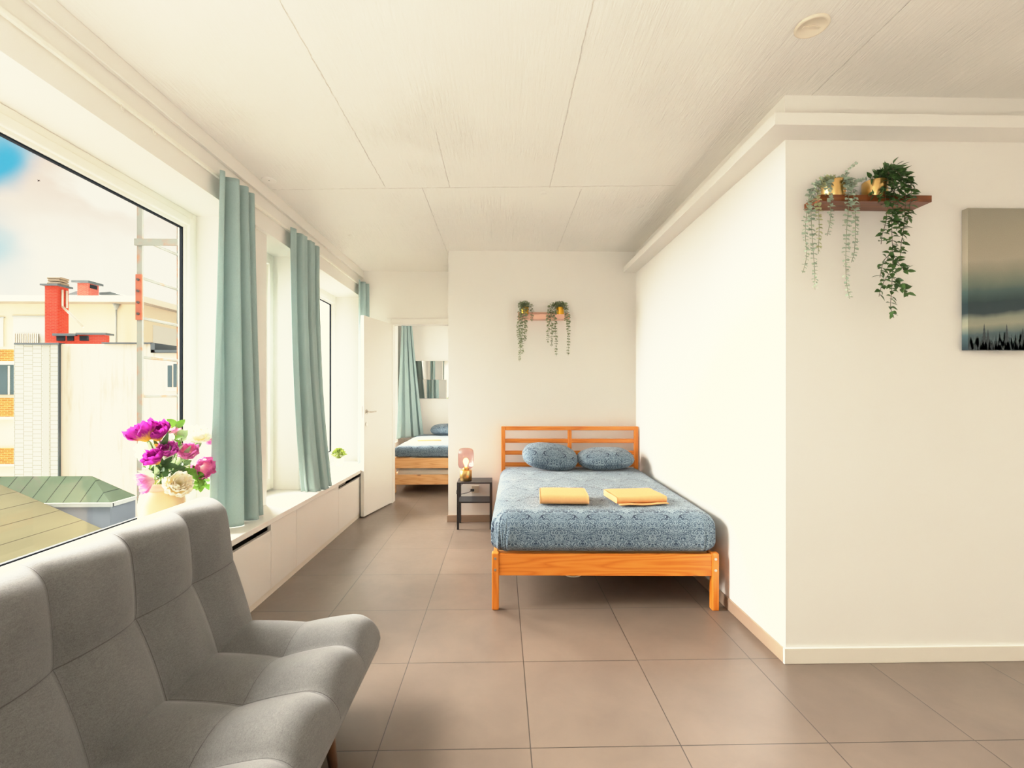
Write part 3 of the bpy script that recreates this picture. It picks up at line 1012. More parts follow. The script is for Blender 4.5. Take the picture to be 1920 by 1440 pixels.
def pot(mb, c, r, h, mi=0, mis=1):
    c = Vector(c)
    mb.lathe([(r * .94, 0), (r, .004), (r, h - .003), (r * .99, h), (r * .94, h), (r * .94, h * .88)], c, 36, mi=mi, cap=False)
    mb.lathe([(.0005, 0), (r * .94, 0)], c, 36, mi=mi, cap=False)
    mb.lathe([(.0005, h * .88), (r * .94, h * .88)], c, 36, mi=mis, cap=False)

# --- wall shelf on the right
YS0 = YR - .125
a, b = at(1511, 367.5, YS0), at(1747.5, 378.6, YS0)
sx0, sx1, sz0, sz1 = at(1538, 367.5, YS0).x, b.x, b.z, a.z - .0
mb = MB().box(sx0, sx1, YS0, YR, sz0, sz0 + .033)
tag(mb.build('wall_shelf', SHELFW, bevel=.002), 'dark brown wooden shelf high on the right wall', 'shelf')
SZ = sz0 + .033
def P(px, py, dy=0):
    return at(px, py, YS0 - .012 + dy)
# pot of eucalyptus
pc = Vector((at(1563, 360, YR - .07).x, YR - .066, SZ))
g = thing('potted_eucalyptus', 'trailing pale eucalyptus in a gold pot on the brown shelf, left end', 'plant', pc, group='plants on the brown shelf')
mb = MB(); pot(mb, pc, .053, .088); mb.build('pot', [BRASS, SOIL], g)
rnd = random.Random(4)
top = pc + Vector((0, 0, .085))
paths = [
    [top, P(1535, 344, .02), P(1517, 372), P(1510, 430), P(1512, 480), P(1505, 512)],
    [top, P(1540, 338, .02), P(1522, 366), P(1522, 430), P(1527, 500), P(1528, 543)],
    [top, P(1548, 336, .02), P(1533, 362), P(1536, 420), P(1534, 476)],
    [top, P(1552, 346, .0), P(1556, 375), P(1557, 410), P(1551, 442)],
    [top, P(1583, 340, .02), P(1591, 372), P(1587, 440), P(1586, 500), P(1588, 535), P(1593, 560)],
    [top, P(1590, 336, .02), P(1601, 366), P(1604, 420), P(1602, 470), P(1596, 492)],
    [top, at(1583, 330, YR - .08), at(1592, 316, YR - .09), at(1608, 305, YR - .1)],
    [top, at(1600, 342, YR - .06), at(1612, 338, YR - .05), at(1626, 334, YR - .05)],
    [top, at(1560, 336, YR - .08), at(1548, 332, YR - .1), at(1536, 342, YR - .12)],
]
for i, p in enumerate(paths):
    mb = MB()
    strand(mb, p, .0135, .029 if i < 6 else .022, .027 if i < 6 else .018, rnd, True, True, wall=1, r=.0013)
    mb.build('vine', [EUCY if i in (2, 8) else EUC, STEMG], g)
# pot of dark trailing leaves
pc = Vector((at(1641, 360, YR - .07).x, YR - .066, SZ))
g = thing('potted_trailing_plant', 'dark green trailing plant in a gold pot on the brown shelf, right end', 'plant', pc, group='plants on the brown shelf')
mb = MB(); pot(mb, pc, .055, .088); mb.build('pot', [BRASS, SOIL], g)
top = pc + Vector((.02, 0, .085))
rnd = random.Random(8)
paths = [
    [top, P(1660, 318, .03), P(1676, 350), P(1672, 420), P(1674, 480), P(1672, 540), P(1670, 575), P(1676, 596)],
    [top, P(1680, 316, .03), P(1697, 350), P(1695, 420), P(1690, 455), P(1688, 480)],
    [top, P(1665, 322, .02), P(1660, 365), P(1662, 410), P(1654, 440), P(1652, 458)],
    [P(1674, 462), P(1668, 476), P(1656, 492), P(1650, 520)],
    [P(1674, 505), P(1662, 520), P(1652, 540), P(1648, 556)],
    [P(1674, 520), P(1686, 532), P(1698, 545), P(1702, 556)],
    [P(1676, 480), P(1690, 500), P(1698, 508), P(1704, 502)],
    [top, at(1652, 326, YR - .08), at(1640, 330, YR - .1), at(1630, 336, YR - .12)],
    [top, at(1668, 312, YR - .06), at(1680, 310, YR - .08), at(1698, 330, YR - .12), P(1704, 352)],
    [top, at(1660, 316, YR - .09), at(1675, 318, YR - .11), P(1690, 335), P(1684, 380), P(1680, 420)],
    [top, P(1676, 335, .03), P(1668, 372), P(1682, 412), P(1692, 440)],
    [P(1656, 368), P(1640, 366), P(1628, 364)],
    [top, at(1690, 324, YR - .1), P(1708, 345), P(1706, 385), P(1700, 420)],
]
for i, p in enumerate(paths):
    mb = MB()
    strand(mb, p, .018 if i in (0, 1, 2, 8, 9, 10, 12) else .018, .040, .023, rnd, False, True, wall=1, jitter=.7, taper=.15, r=.0014)
    mb.build('vine', [IVY, STEMB], g)

# --- small ledge behind the bed
PINK = simple('pink_ledge_paint', (226, 176, 152), .45, var=.03)
lx0, lx1 = at(972, 590, 5.05).x, at(1068, 590, 5.05).x
t = thing('picture_ledge', 'small pink picture ledge on the wall above the bed', 'shelf', ((lx0 + lx1) / 2, 5.1, 2.197))
MB().box(lx0, lx1, 5.05, YB - .012, 2.197, 2.212).build('board', PINK, t)
MB().box(lx0, lx1, YB - .012, YB, 2.197, 2.285).build('back_rail', PINK, t)
MB().box(lx0, lx1, 5.04, 5.05, 2.197, 2.248).build('front_lip', PINK, t)
GOLD = simple('yellow_gold_pot', (222, 166, 58), .3, 1, var=.05)
def Q(px, py, dy=0):
    return at(px, py, 5.035 + dy)
def ledge_plant(cx, label, paths, seed, blobs):
    pc = Vector((at(cx, 590, 5.09).x, 5.094, 2.212))
    g = thing('potted_eucalyptus', label, 'plant', pc, group='plants on the pink ledge')
    mb = MB(); pot(mb, pc, .043, .118); mb.build('pot', [GOLD, SOIL], g)
    rnd = random.Random(seed)
    top = pc + Vector((0, 0, .115))
    for p in paths:
        mb = MB(); strand(mb, [top] + p, .017, .036, .030, rnd, True, True, wall=1, r=.0012)
        mb.build('vine', [EUCF, STEMG], g)
    mb = MB()
    for k in range(blobs):
        a = rnd.uniform(0, 2 * PI); e = rnd.uniform(.2, 1.5)
        tip = top + Vector((math.cos(a) * math.cos(e) * .09, math.sin(a) * math.cos(e) * .035 - .01, math.sin(e) * .075))
        strand(mb, [top, (top + tip) / 2 + Vector((0, 0, .015)), tip], .016, .032, .026, rnd, True, True, r=.0012)
    mb.build('leafy_crown', [EUCF, STEMG], g)
ledge_plant(984, 'trailing eucalyptus in a gold pot on the pink ledge, left', [
    [Q(978, 570, .03), Q(974, 592), Q(972, 620), Q(975, 650), Q(974, 678)],
    [Q(984, 568, .03), Q(981, 592), Q(980, 640), Q(980, 664)],
    [Q(988, 568, .03), Q(987, 594), Q(985, 618), Q(984, 640)],
    [Q(994, 570, .03), Q(998, 588), Q(996, 602)],
    [Q(979, 568, .03), Q(977, 590), Q(976, 630), Q(977, 652)]], 21, 14)
ledge_plant(1050, 'trailing eucalyptus in a gold pot on the pink ledge, right', [
    [Q(1036, 570, .03), Q(1028, 590), Q(1028, 615), Q(1027, 643)],
    [Q(1040, 570, .03), Q(1033, 592), Q(1035, 620), Q(1034, 650)],
    [Q(1044, 572, .03), Q(1040, 594), Q(1042, 630), Q(1043, 668)],
    [Q(1058, 568, .03), Q(1064, 590), Q(1066, 625), Q(1065, 667)],
    [Q(1056, 570, .03), Q(1061, 586), Q(1060, 602)]], 33, 18)

# --- little plant on the window seat by the door
pc = Vector((-1.92, 5.62, .542))
g = thing('potted_plant', 'tiny yellow-green plant in a white pot at the far window', 'plant', pc)
mb = MB().lathe([(.042, 0), (.050, .012), (.056, .09), (.05, .094), (.046, .08)], pc, 28, cap=False); mb.build('pot', UPVC, g)
LIME = m_leaf('lime_leaf', (92, 112, 34), (140, 156, 62), .7)
mb = MB(); rnd = random.Random(5)
for k in range(70):
    a = rnd.uniform(0, 2 * PI); e = rnd.uniform(.1, 1.5)
    tip = pc + Vector((math.cos(a) * math.cos(e) * .07, math.sin(a) * math.cos(e) * .07, .105 + math.sin(e) * .085))
    mb.tube([pc + Vector((0, 0, .08)), tip], .0014, 4, cap=False)
    for q in range(4):
        mb.leaf(tip, (rnd.uniform(-1, 1), rnd.uniform(-1, 1), rnd.uniform(0, 1)), (rnd.uniform(-1, 1), -.5, 1), .03, .022)
mb.build('foliage', LIME, g)

# ================================================================ PAINTING, CEILING PLATES
n = NT('misty_forest_paint')
tc = n.add('ShaderNodeTexCoord')
s = n.add('ShaderNodeSeparateXYZ', {0: tc.outputs['Object']})
px_, pz_ = s.outputs[0], s.outputs[2]
z = n.M('ADD', n.M('DIVIDE', pz_, .735), n.M('ADD', n.M('MULTIPLY', n.M('SUBTRACT', n.noise(n.obj((3, 1, 3)), 1.2, 3), .5), .10), n.M('MULTIPLY', px_, -.10)))
col = n.ramp(z, [(.0, lin((20, 42, 50))), (.10, lin((70, 92, 94))), (.17, lin((150, 150, 128))), (.215, lin((138, 142, 124))), (.255, lin((34, 52, 56))), (.33, lin((30, 52, 56))), (.41, lin((70, 92, 86))), (.50, lin((124, 128, 110))), (.62, lin((168, 158, 138))), (.80, lin((162, 153, 133))), (1.0, lin((148, 141, 124)))])
col = n.mix(n.M('MULTIPLY', n.noise(n.obj(), 240, 3), .25), col, lin((40, 54, 52)))
n.bsdf(col, .55, 0, .3, n.bump(n.noise(n.obj(), 400, 2), .2, .002))
PAINT = n.m
SPRUCE = simple('dark_spruce_paint', (24, 40, 44), .6)
SPRUCE2 = simple('grey_spruce_paint', (66, 86, 88), .6)
a, b = at(1815, 390, YR - .035), at(1815, 656, YR - .035)
X0, Z1, Z0 = a.x, a.z, b.z
mb = MB().box(X0, X0 + .55, YR - .035, YR - .002, Z0, Z1)
rnd = random.Random(2)
yf = YR - .0355
def spruce(x, h, w, mi):
    pts = []
    L = 7
    left = [(x, yf, Z0 + h)]
    right = []
    for k in range(1, L):
        t_ = k / L
        ww = w * (t_ * .5)
        left.append((max(X0 + .001, x - ww), yf, Z0 + h * (1 - t_))); left.append((max(X0 + .001, x - ww * .55), yf, Z0 + h * (1 - t_) + .002))
        right.append((x + ww * 1.0, yf, Z0 + h * (1 - t_))); right.append((x + ww * .55, yf, Z0 + h * (1 - t_) + .002))
    left.append((max(X0 + .001, x - w * .4), yf, Z0 + .001)); right.append((x + w * .4, yf, Z0 + .001))
    mb.poly(left + right[::-1], mi)
for k in range(75):
    spruce(X0 + rnd.uniform(.004, .54), rnd.uniform(.05, .10), rnd.uniform(.026, .042), 2)
yf -= .0003
for k in range(64):
    spruce(X0 + rnd.uniform(.004, .54), rnd.uniform(.03, .062), rnd.uniform(.022, .036), 1)
for x, h in ((.085, .138), (.205, .136), (.29, .115), (.105, .108), (.40, .13), (.475, .11)):
    spruce(X0 + x, h, .042, 1)
tag(mb.build('canvas_painting', [PAINT, SPRUCE, SPRUCE2], origin=(X0, YR - .035, Z0)), 'unframed canvas of a misty grey spruce forest on the right wall', 'painting')

pl = at(0, 0, 1)
t = thing('ceiling_cover_plate', 'round cream cover plate on the ceiling at upper right', 'cover plate', (1.308, 1.957, CZ))
MB().lathe([(.066, CZ - .0005), (.066, CZ - .006), (.062, CZ - .010), (.055, CZ - .010), (.053, CZ - .007), (.001, CZ - .007)], (1.308, 1.957, 0), 48, cap=False).build('plate', PLAST, t)
mb = MB()
for k in range(9):
    mb.box(1.27 + k * .008, 1.279 + k * .008, 1.95 + .004 * math.sin(k), 1.966, CZ - .009, CZ - .0065)
mb.build('embossing', PLAST, t)
mb = MB().lathe([(.05, CZ - .0005), (.05, CZ - .006), (.046, CZ - .008), (.001, CZ - .008)], (-1.685, 3.46, 0), 32, cap=False)
mb.lathe([(.004, CZ - .0085), (.001, CZ - .0086)], (-1.685, 3.46, 0), 8, mi=1)
tag(mb.build('ceiling_cover_plate', [WHITE, DARK]), 'small white round plate on the ceiling above the first curtain', 'cover plate')

# ================================================================ THE NEXT ROOM
fb = thing('stacked_bed', 'pale pine low bed with two bed rails seen through the doorway', 'bed', (-1.08, 7.68, 0))
fx0, fx1, fy0, fy1 = -1.515, -.64, 6.66, 8.70
for x in (fx0, fx1 - .03):
    for y in (fy0, fy1 - .06):
        MB().box(x, x + .03, y, y + .06, 0, .47).build('bed_post', PALE[2], fb, bevel=.003)
for z0, z1 in ((.345, .49), (.117, .258)):
    MB().box(fx0 + .008, fx1 - .008, fy0 - .022, fy0 - .002, z0, z1).build('end_board', PALE[0], fb, bevel=.004)
    for x in (fx0 + .004, fx1 - .026):
        MB().box(x, x + .02, fy0 + .06, fy1 - .06, z0, z1).build('side_board', PALE[1], fb, bevel=.004)
mb = MB().rbox(.80, 1.95, .11, .04, (12, 14, 6), c=(-1.078, 7.68, .262))
tag(mb.build('spare_mattress', simple('white_ticking', (222, 212, 196), .8, bs=.3, bscale=30, bd=.01)), 'thin white mattress stored between the pine bed rails', 'mattress')
MB().box(fx0 + .03, fx1 - .03, fy0 + .06, fy1 - .06, .17, .205).build('slat_base', PALE[1], fb)
mb = MB().rbox(.86, 1.98, .16, (.07, .07, .07), (30, 40, 14), c=(-1.078, 7.67, .493 + .08), fn=sheet_fn(7, .43, .99, .08, 1.3))
tag(mb.build('mattress', PAIS, sub=1), 'blue paisley covered mattress on the pale pine bed beyond the door', 'mattress')
pillow('pillow', 'blue paisley pillow on the pale pine bed beyond the door', .56, .38, .17, TR((-.98, 8.42, .752), R(14)), 3)
towel('rolled yellow towel on the bed beyond the doorway', (-1.12, 7.35, .635), R(14), .36, .12, 3, .016, 8, None)
MIR = NT('mirror_silver'); MIR.bsdf((.93, .93, .92, 1), .015, 1.0); MIR = MIR.m
ma, mc = at(777, 677, YF), at(777, 747, YF)
ms = (ma.z - mc.z) / 2
for i, nm in enumerate(('upper left', 'upper right', 'lower left', 'lower right')):
    c_, r_ = i % 2, i // 2
    x0 = ma.x + c_ * (ms + .002); z1 = ma.z - r_ * (ms + .002)
    mb = MB().box(x0, x0 + ms, YF - .008, YF - .001, z1 - ms, z1)
    o = mb.build('mirror_tile', MIR, bevel=.001)
    o.rotation_euler = (0, 0, R((-.5, .4, .5, -.6)[i]))
    tag(o, 'square frameless mirror tile on the far room wall, ' + nm, 'mirror', 'mirror tiles')

# ================================================================ VASE OF FLOWERS
VC = Vector((-1.85, 2.615, .542))
VAS = simple('beige_stoneware', (214, 186, 140), .3, var=.08, vscale=10)
VRIM = simple('pink_beige_glaze', (196, 160, 132), .35)
mb = MB().lathe([(.085, 0), (.098, .01), (.104, .06), (.106, .27), (.098, .315), (.082, .335), (.078, .345), (.080, .375), (.074, .378), (.070, .35), (.06, .3)], VC, 40, cap=False)
mb.lathe([(.001, .003), (.085, .003)], VC, 40, cap=False)
mb.lathe([(.0825, .342), (.0845, .35), (.0845, .376), (.0805, .380)], VC, 40, mi=1, cap=False)
tag(mb.build('vase', [VAS, VRIM]), 'beige stoneware vase on the window seat behind the sofa back', 'vase')
MAG = m_petal('magenta_petal', (236, 190, 60), (158, 18, 128), (184, 48, 160))
MAGW = m_petal('magenta_white_petal', (240, 226, 220), (170, 30, 134), (200, 84, 176))
PNK = m_petal('pink_petal', (250, 236, 228), (236, 166, 204), (220, 118, 186))
PYW = m_petal('pink_yellow_petal', (240, 196, 80), (244, 214, 196), (222, 120, 180))
CRM = m_petal('cream_petal', (254, 240, 190), (255, 248, 226), (255, 252, 240))
WHT = m_petal('white_petal', (244, 236, 210), (240, 238, 228), (236, 238, 234))
ORG = simple('orange_centre', (240, 172, 50), .6)
STEM = simple('fresh_stem', (112, 140, 76), .5)
LEAFG = m_leaf('fresh_leaf', (60, 110, 30), (120, 160, 60), .4)
LEAFD = m_leaf('deep_leaf', (34, 64, 34), (82, 112, 66), .45)
LEAFP = m_leaf('grey_green_leaf', (128, 160, 112), (168, 190, 144), .5)
def bloom(mb, c, axis, r, rows, ruffle, rnd, open_=.5, squash=1.0):
    """cup of ruffled petals; axis = the way it faces, c = its centre"""
    c, ax = Vector(c), Vector(axis).normalized()
    x = ax.orthogonal().normalized(); y = ax.cross(x)
    base = c - ax * r * .8
    for (cnt, rad, hgt, off) in rows:
        for k in range(cnt):
            a0 = 2 * PI * (k + off) / cnt + rnd.uniform(-.15, .15)
            wid = 2 * PI / cnt * .75
            rr, hh = rad * r * rnd.uniform(.9, 1.1), hgt * r * rnd.uniform(.9, 1.12)
            tw = rnd.uniform(-.2, .2); ph = rnd.uniform(0, 6)
            def fn(u, v):
                w_ = (u * 2 - 1)
                taper = math.sin(PI * min(1, .18 + v * .62)) 
                a = a0 + w_ * wid * taper
                bulge = math.sin(PI * (.08 + .62 * v)) + open_ * v * v * .6
                q = rr * bulge * (1 + ruffle * .16 * v * math.sin(w_ * 7 + ph)) 
                h_ = hh * (v ** .8) * (1 - .22 * w_ * w_ * v) + ruffle * .10 * r * v * math.sin(w_ * 9 + ph)
                return base + x * (math.cos(a) * q) + y * (math.sin(a) * q) + ax * h_
            mb.grid(fn, 8, 7, uvfn=lambda u, v: (u + k * .37, v))
CUP = [(3, .62, 1.5, 0), (3, .8, 1.55, .5), (5, .98, 1.5, .2)]
PEO = [(4, .36, 1.42, 0), (5, .58, 1.48, .3), (6, .80, 1.45, .6), (7, 1.0, 1.25, .1), (7, 1.14, .9, .5)]
OPEN = [(5, .8, .8, 0), (6, 1.1, .75, .5)]
FG = 'cut flowers in the vase'
def flower(name, label, px, py, X, r, mat_, axis, rows=CUP, ruffle=1.0, seed=0, leaf=True, open_=.4, centre=False):
    c = atx(px, py, X)
    rnd = random.Random(seed + int(px * 7 + py))
    neck = VC + Vector((rnd.uniform(-.03, .03), rnd.uniform(-.03, .03), .37))
    g = thing(name, label, 'flower', (neck.x, neck.y, neck.z - .2), group=FG)
    ax = Vector(axis).normalized()
    mb = MB(); bloom(mb, c, ax, r, rows, ruffle, rnd, open_)
    mb.build('bloom', mat_, g)
    if centre:
        mb = MB().lathe([(.001, .0), (.014, .004), (.016, .018), (.012, .022), (.001, .012)], (0, 0, 0), 14, cap=False)
        q = ax.to_track_quat('Z', 'Y').to_matrix().to_4x4()
        mb.v = [Matrix.Translation(c - ax * r * .3) @ q @ p for p in mb.v]
        mb.build('trumpet', ORG, g)
    b0 = c - ax * r * .78
    pth = spline([neck + Vector((0, 0, -.2)), neck, (neck + b0) / 2 + Vector((0, 0, .03)), b0 - ax * .02, b0], 6)
    mb = MB().tube(pth, .0035, 7); mb.build('stem', STEM, g)
    if leaf:
        for k in range(2):
            mb = MB()
            p = pth[10 + k * 4]
            mb.leaf(p, (b0 - neck) .normalized() + Vector((rnd.uniform(-.8, .8), rnd.uniform(-.8, .8), .3)), (1, -1, .5), rnd.uniform(.09, .13), .03, 0, .2, .8, .4, 6)
            mb.build('leaf', LEAFP if seed % 2 else LEAFD, g)
    return g
S_ = 1 / 345
flower('parrot_tulip', 'large magenta ruffled tulip at the far left of the vase', 266, 812, -1.85, 21 * S_, MAG, (-.45, -.3, .85), seed=1)
flower('parrot_tulip', 'magenta and yellow ruffled tulip second from the left, at the top', 293, 811, -1.82, 20 * S_, MAG, (.05, -.45, .8), seed=2)
flower('parrot_tulip', 'pink and pale yellow tulip at the top beside the light green leaves', 317, 812, -1.88, 17 * S_, PYW, (.1, -.2, .95), seed=3)
flower('daffodil', 'white daffodil with an orange centre in the middle left', 292, 838, -1.84, 21 * S_, WHT, (.35, -.9, .25), OPEN, .6, 4, open_=.9, centre=True)
flower('parrot_tulip', 'purple-pink tulip with an orange petal at the bouquet centre', 313, 845, -1.79, 15 * S_, MAGW, (.25, -.5, .7), seed=5)
flower('parrot_tulip', 'deep magenta tulip just below the white daffodil', 289, 860, -1.78, 15 * S_, MAG, (-.15, -.6, .7), seed=6)
flower('peony', 'white and blush peony at the upper right of the bouquet', 371, 814, -1.84, 19 * S_, CRM, (.3, -.3, .8), PEO, .8, 7)
flower('parrot_tulip', 'pink tulip behind the white peony at the far upper right', 391, 822, -1.88, 15 * S_, PNK, (.8, -.2, .35), seed=8)
flower('parrot_tulip', 'pale pink tulip right of centre below the white peony', 352, 849, -1.78, 17 * S_, PNK, (.35, -.5, .7), seed=9)
flower('parrot_tulip', 'big drooping pink tulip at the right beside the curtain', 379, 876, -1.79, 20 * S_, PNK, (.75, -.45, -.15), seed=11)
flower('peony', 'big cream peony leaning over the vase rim', 335, 908, -1.74, 19 * S_, CRM, (.62, -.55, .5), PEO, .6, 10, leaf=False)
flower('parrot_tulip', 'pink tulip drooping at the lower left of the vase', 273, 905, -1.82, 16 * S_, PNK, (-.6, -.5, -.2), seed=13)
def sprig(label, pts, X, m_, L, W, n_, seed):
    rnd = random.Random(seed)
    neck = VC + Vector((rnd.uniform(-.03, .03), rnd.uniform(-.03, .03), .36))
    g = thing('leafy_sprig', label, 'foliage', (neck.x, neck.y, neck.z - .2), group='greenery in the vase')
    path = [neck + Vector((0, 0, -.18)), neck] + [atx(px, py, X) for px, py in pts]
    sp = spline(path, 8)
    MB().tube(sp, .003, 6).build('stem', STEM, g)
    mb = MB()
    for k in range(n_):
        i = int(len(sp) * (.45 + .54 * k / n_)); i = min(i, len(sp) - 1)
        d = (sp[i] - sp[max(0, i - 2)]).normalized()
        mb.leaf(sp[i], d * .5 + Vector((rnd.uniform(-1, 1), rnd.uniform(-1, .6), rnd.uniform(-.5, .8))), Vector((.5, -1, .6)), L * rnd.uniform(.7, 1.2), W * rnd.uniform(.8, 1.2), 0, .2, .75, .42, 5)
    mb.build('leaves', m_, g)
sprig('light green leaf sprig standing at the very top of the bouquet', [(318, 850), (328, 815), (331, 795)], -1.83, LEAFG, .058, .036, 9, 1)
sprig('pale grey-green leaf sprig in the upper middle of the bouquet', [(330, 860), (340, 830), (338, 815)], -1.82, LEAFP, .055, .038, 10, 2)
sprig('single dark green leaf sprig sticking out at the left', [(300, 895), (282, 880), (268, 874)], -1.83, LEAFG, .06, .03, 5, 3)
sprig('dark green leaf mass low in the bouquet centre', [(320, 890), (330, 880), (345, 872)], -1.83, LEAFD, .07, .036, 16, 4)
sprig('dark leaf sprig at the left of the vase rim', [(305, 895), (300, 880), (312, 872)], -1.80, LEAFD, .07, .034, 12, 5)
sprig('bushy bright green sprig hanging at the lower right of the bouquet', [(350, 885), (368, 892), (378, 912)], -1.80, LEAFG, .042, .03, 46, 6)
sprig('second bright green sprig behind the drooping pink tulip', [(352, 880), (374, 886), (388, 908)], -1.84, LEAFG, .042, .03, 34, 7)

# ================================================================ OUTSIDE
PLAS = simple('pale_render', (212, 200, 178), .9, var=.05, vscale=.5)
PLAS2 = simple('cream_render', (214, 200, 176), .9, var=.04, vscale=.3)
SHUT = simple('grey_shutter', (196, 198, 192), .7)
EAVE = simple('eave_white', (228, 218, 200), .8)
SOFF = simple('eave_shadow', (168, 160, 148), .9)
LEAD = simple('dark_lead', (70, 82, 88), .7)
ZINC = simple('zinc', (150, 158, 156), .6)
RED = m_brick('red_brick', (196, 62, 44), (180, 54, 40), (190, 110, 90), 1.0, .42, .13, ms=.012)
REDD = m_brick('weathered_brick', (176, 62, 52), (196, 90, 76), (200, 140, 124), 1.0, .42, .13, ms=.012)
OCH = m_brick('ochre_brick', (176, 120, 52), (148, 94, 36), (206, 164, 108), 1.0, .5, .16, ms=.02)
CLAD = m_brick('grey_tile_cladding', (190, 193, 181), (197, 199, 188), (96, 96, 88), 1.0, .37, .72, axis='ZX', ms=.018)
PANE = simple('dark_pane', (70, 92, 100), .2)
STONE = simple('chimney_stone', (140, 126, 106), .9)
struct(MB().box(-160, -2.6, -60, 190, -12.2, -12).build('ground', simple('street_grey', (150, 146, 138), .9), origin=(0, 0, -12)))
def rect(mb, x0, x1, y0, y1, Y, d=.3, mi=0):
    a, b = at(x0, y1, Y), at(x1, y0, Y)
    return mb.box(a.x, b.x, Y, Y + d, a.z, b.z, mi)
# blank party wall block
YK = 40
t = thing('party_house', 'pale blank-walled house with grey tile cladding, beyond the green roof', 'building', (at(180, 800, YK).x, YK, -12))
a, b = at(110, 645, YK), at(258, 645, YK)
ROOFZ = a.z + .005
c_ = at(283, 645, YK); e_ = at(345, 662, YK)
mb = MB().box(a.x, c_.x, YK, YK + 9, -12, a.z); mb.box(c_.x, e_.x + 4, YK, YK + 9, -12, e_.z)
n = NT('stained_render')
o_ = n.obj((1, 1, .12))
st_ = n.step(n.noise(o_, 1.6, 5, .65), .50, .70)
col = n.mix(n.M('MULTIPLY', st_, .45), lin((216, 204, 186)), lin((140, 124, 106)))
n.bsdf(col, .9, 0, .1); STAIN = n.m
mb.build('blank_wall', STAIN, t)
mb = MB(); rect(mb, 26, 110, 645, 1000, YK - .12, 3); mb.build('tile_cladding', CLAD, t)
mb = MB(); rect(mb, 26, 110, 642.5, 646, YK - .25, .6); rect(mb, 190, 284, 642, 644.2, YK - .2, .5); rect(mb, 283, 345, 656, 661, YK - .2, 3); rect(mb, 282, 290, 643, 661, YK - .2, 3); rect(mb, 108.2, 110, 646, 1000, YK - .2, .2)
mb.build('coping', LEAD, t)
mb = MB(); rect(mb, 80, 92, 646, 1000, YK - .13, .1); mb.build('clad_corner', simple('dark_clad_joint', (176, 178, 166), .8), t)
mb = MB(); rect(mb, 312, 345, 676, 733, YK - .05, .1); f_ = mb.build('window', EAVE, t)
mb = MB(); rect(mb, 314, 322, 685, 726, YK - .08, .1); rect(mb, 325, 345, 682, 726, YK - .08, .1); mb.build('pane', PANE, f_)
# tall chimney
YC = 41
t = thing('brick_chimney', 'tall red brick chimney with a stone cap on the party wall', 'chimney', (at(104, 640, YC).x, YC, at(104, 645, YC).z))
def chim(x0, x1, y0, y1, Y, dep):
    a, b = at(x0, y1, Y), at(x1, y0, Y)
    return a.x, b.x, a.z, b.z
x0, x1, z0, z1 = chim(84, 107.5, 536, 646, YC, 2)
z0 = ROOFZ
mb = MB().box(x0, x1, YC, YC + 1.05, z0, z1); mb.build('shaft', RED, t)
mb = MB().box(x0 - .22, x1 + .22, YC - .22, YC + 1.25, z1, z1 + .14); mb.build('slab', LEAD, t)
mb = MB()
for k, (gx, zz) in enumerate(((.62, .14), (.56, .40), (.62, .62))):
    m_ = (x0 + x1) / 2 + .1
    mb.box(m_ - gx, m_ + gx, YC + .1, YC + .95, z1 + zz, z1 + zz + (.22 if k != 2 else .18))
mb.build('cap', STONE, t, bevel=.08)
mb = MB()
for y in (.38, .78):
    mb.tube([(x1 + .08, YC + y, z1 - .25), (x1 + .08, YC + y, z1 - 1.75)], .07, 8)
mb.tube([(x1 + .08, YC + .38, z1 - 1.7), (x1 + 1.75, YC + .5, z0 + 1.6)], .09, 8)
mb.build('flue_pipe', EAVE, t)
t = thing('brick_chimney_stack', 'low red brick chimney stack with dark slabs right of the tall chimney', 'chimney', (at(150, 640, YC).x, YC, at(150, 645, YC).z))
x0, x1, z0, z1 = chim(104, 196, 628, 645, YC - .4, 1)
z0 = ROOFZ
xm = x0 + (x1 - x0) * .45
mb = MB().box(x0, xm, YC - .4, YC - .02, z0, z1 - .1).box(xm, x1, YC - .4, YC + .1, z0, z1); mb.build('stack', RED, t)
mb = MB().box(x0 - .1, xm, YC - .6, YC - .02, z1 - .1, z1 + .1).box(xm, x1 + .25, YC - .6, YC + .3, z1, z1 + .16); mb.build('slab', LEAD, t)
mb = MB()
for f0, f1 in ((.03, .2), (.25, .38), (.5, .68)):
    mb.box(x0 + (x1 - x0) * f0, x0 + (x1 - x0) * f1, YC - .46, YC - .38, z1 - .5, z1 - .08)
mb.build('flue_opening', GASKET, t)
# ochre balconies
YO = 43
t = thing('balcony_house', 'house with ochre brick balcony bands at the left window edge', 'building', (at(-40, 800, YO).x, YO, -12))
x0, x1 = at(-160, 700, YO).x, at(40, 700, YO).x
Zp = lambda y: at(10, y, YO).z
MB().box(x0, x1, YO, YO + 8, -12, Zp(655)).build('wall', PLAS, t)
for y0, y1 in ((656, 678), (746, 781), (840, 869)):
    MB().box(x0, x1, YO - .35, YO, Zp(y1), Zp(y0)).build('balcony_front', OCH, t)
for y0, y1 in ((678, 684), (781, 786), (869, 873)):
    MB().box(x0, x1, YO - .4, YO, Zp(y1), Zp(y0)).build('slab_edge', EAVE, t)
mb = MB().box(x0, x1, YO - .05, YO, Zp(740), Zp(684)); f_ = mb.build('window', PANE, t)
MB().box(at(17, 700, YO).x, at(19.5, 700, YO).x, YO - .1, YO, Zp(740), Zp(686)).build('window_bar', EAVE, f_)
mb = MB()
for px in (5, 7.5):
    mb.box(at(px, 700, YO).x, at(px + 1.2, 700, YO).x, YO - .5, YO - .42, Zp(745), Zp(716))
mb.box(x0, at(8, 700, YO).x, YO - .5, YO - .44, Zp(813), Zp(811)); mb.box(at(7, 700, YO).x, at(8, 700, YO).x, YO - .5, YO - .44, Zp(840), Zp(811))
mb.build('balcony_rail', EAVE, t)
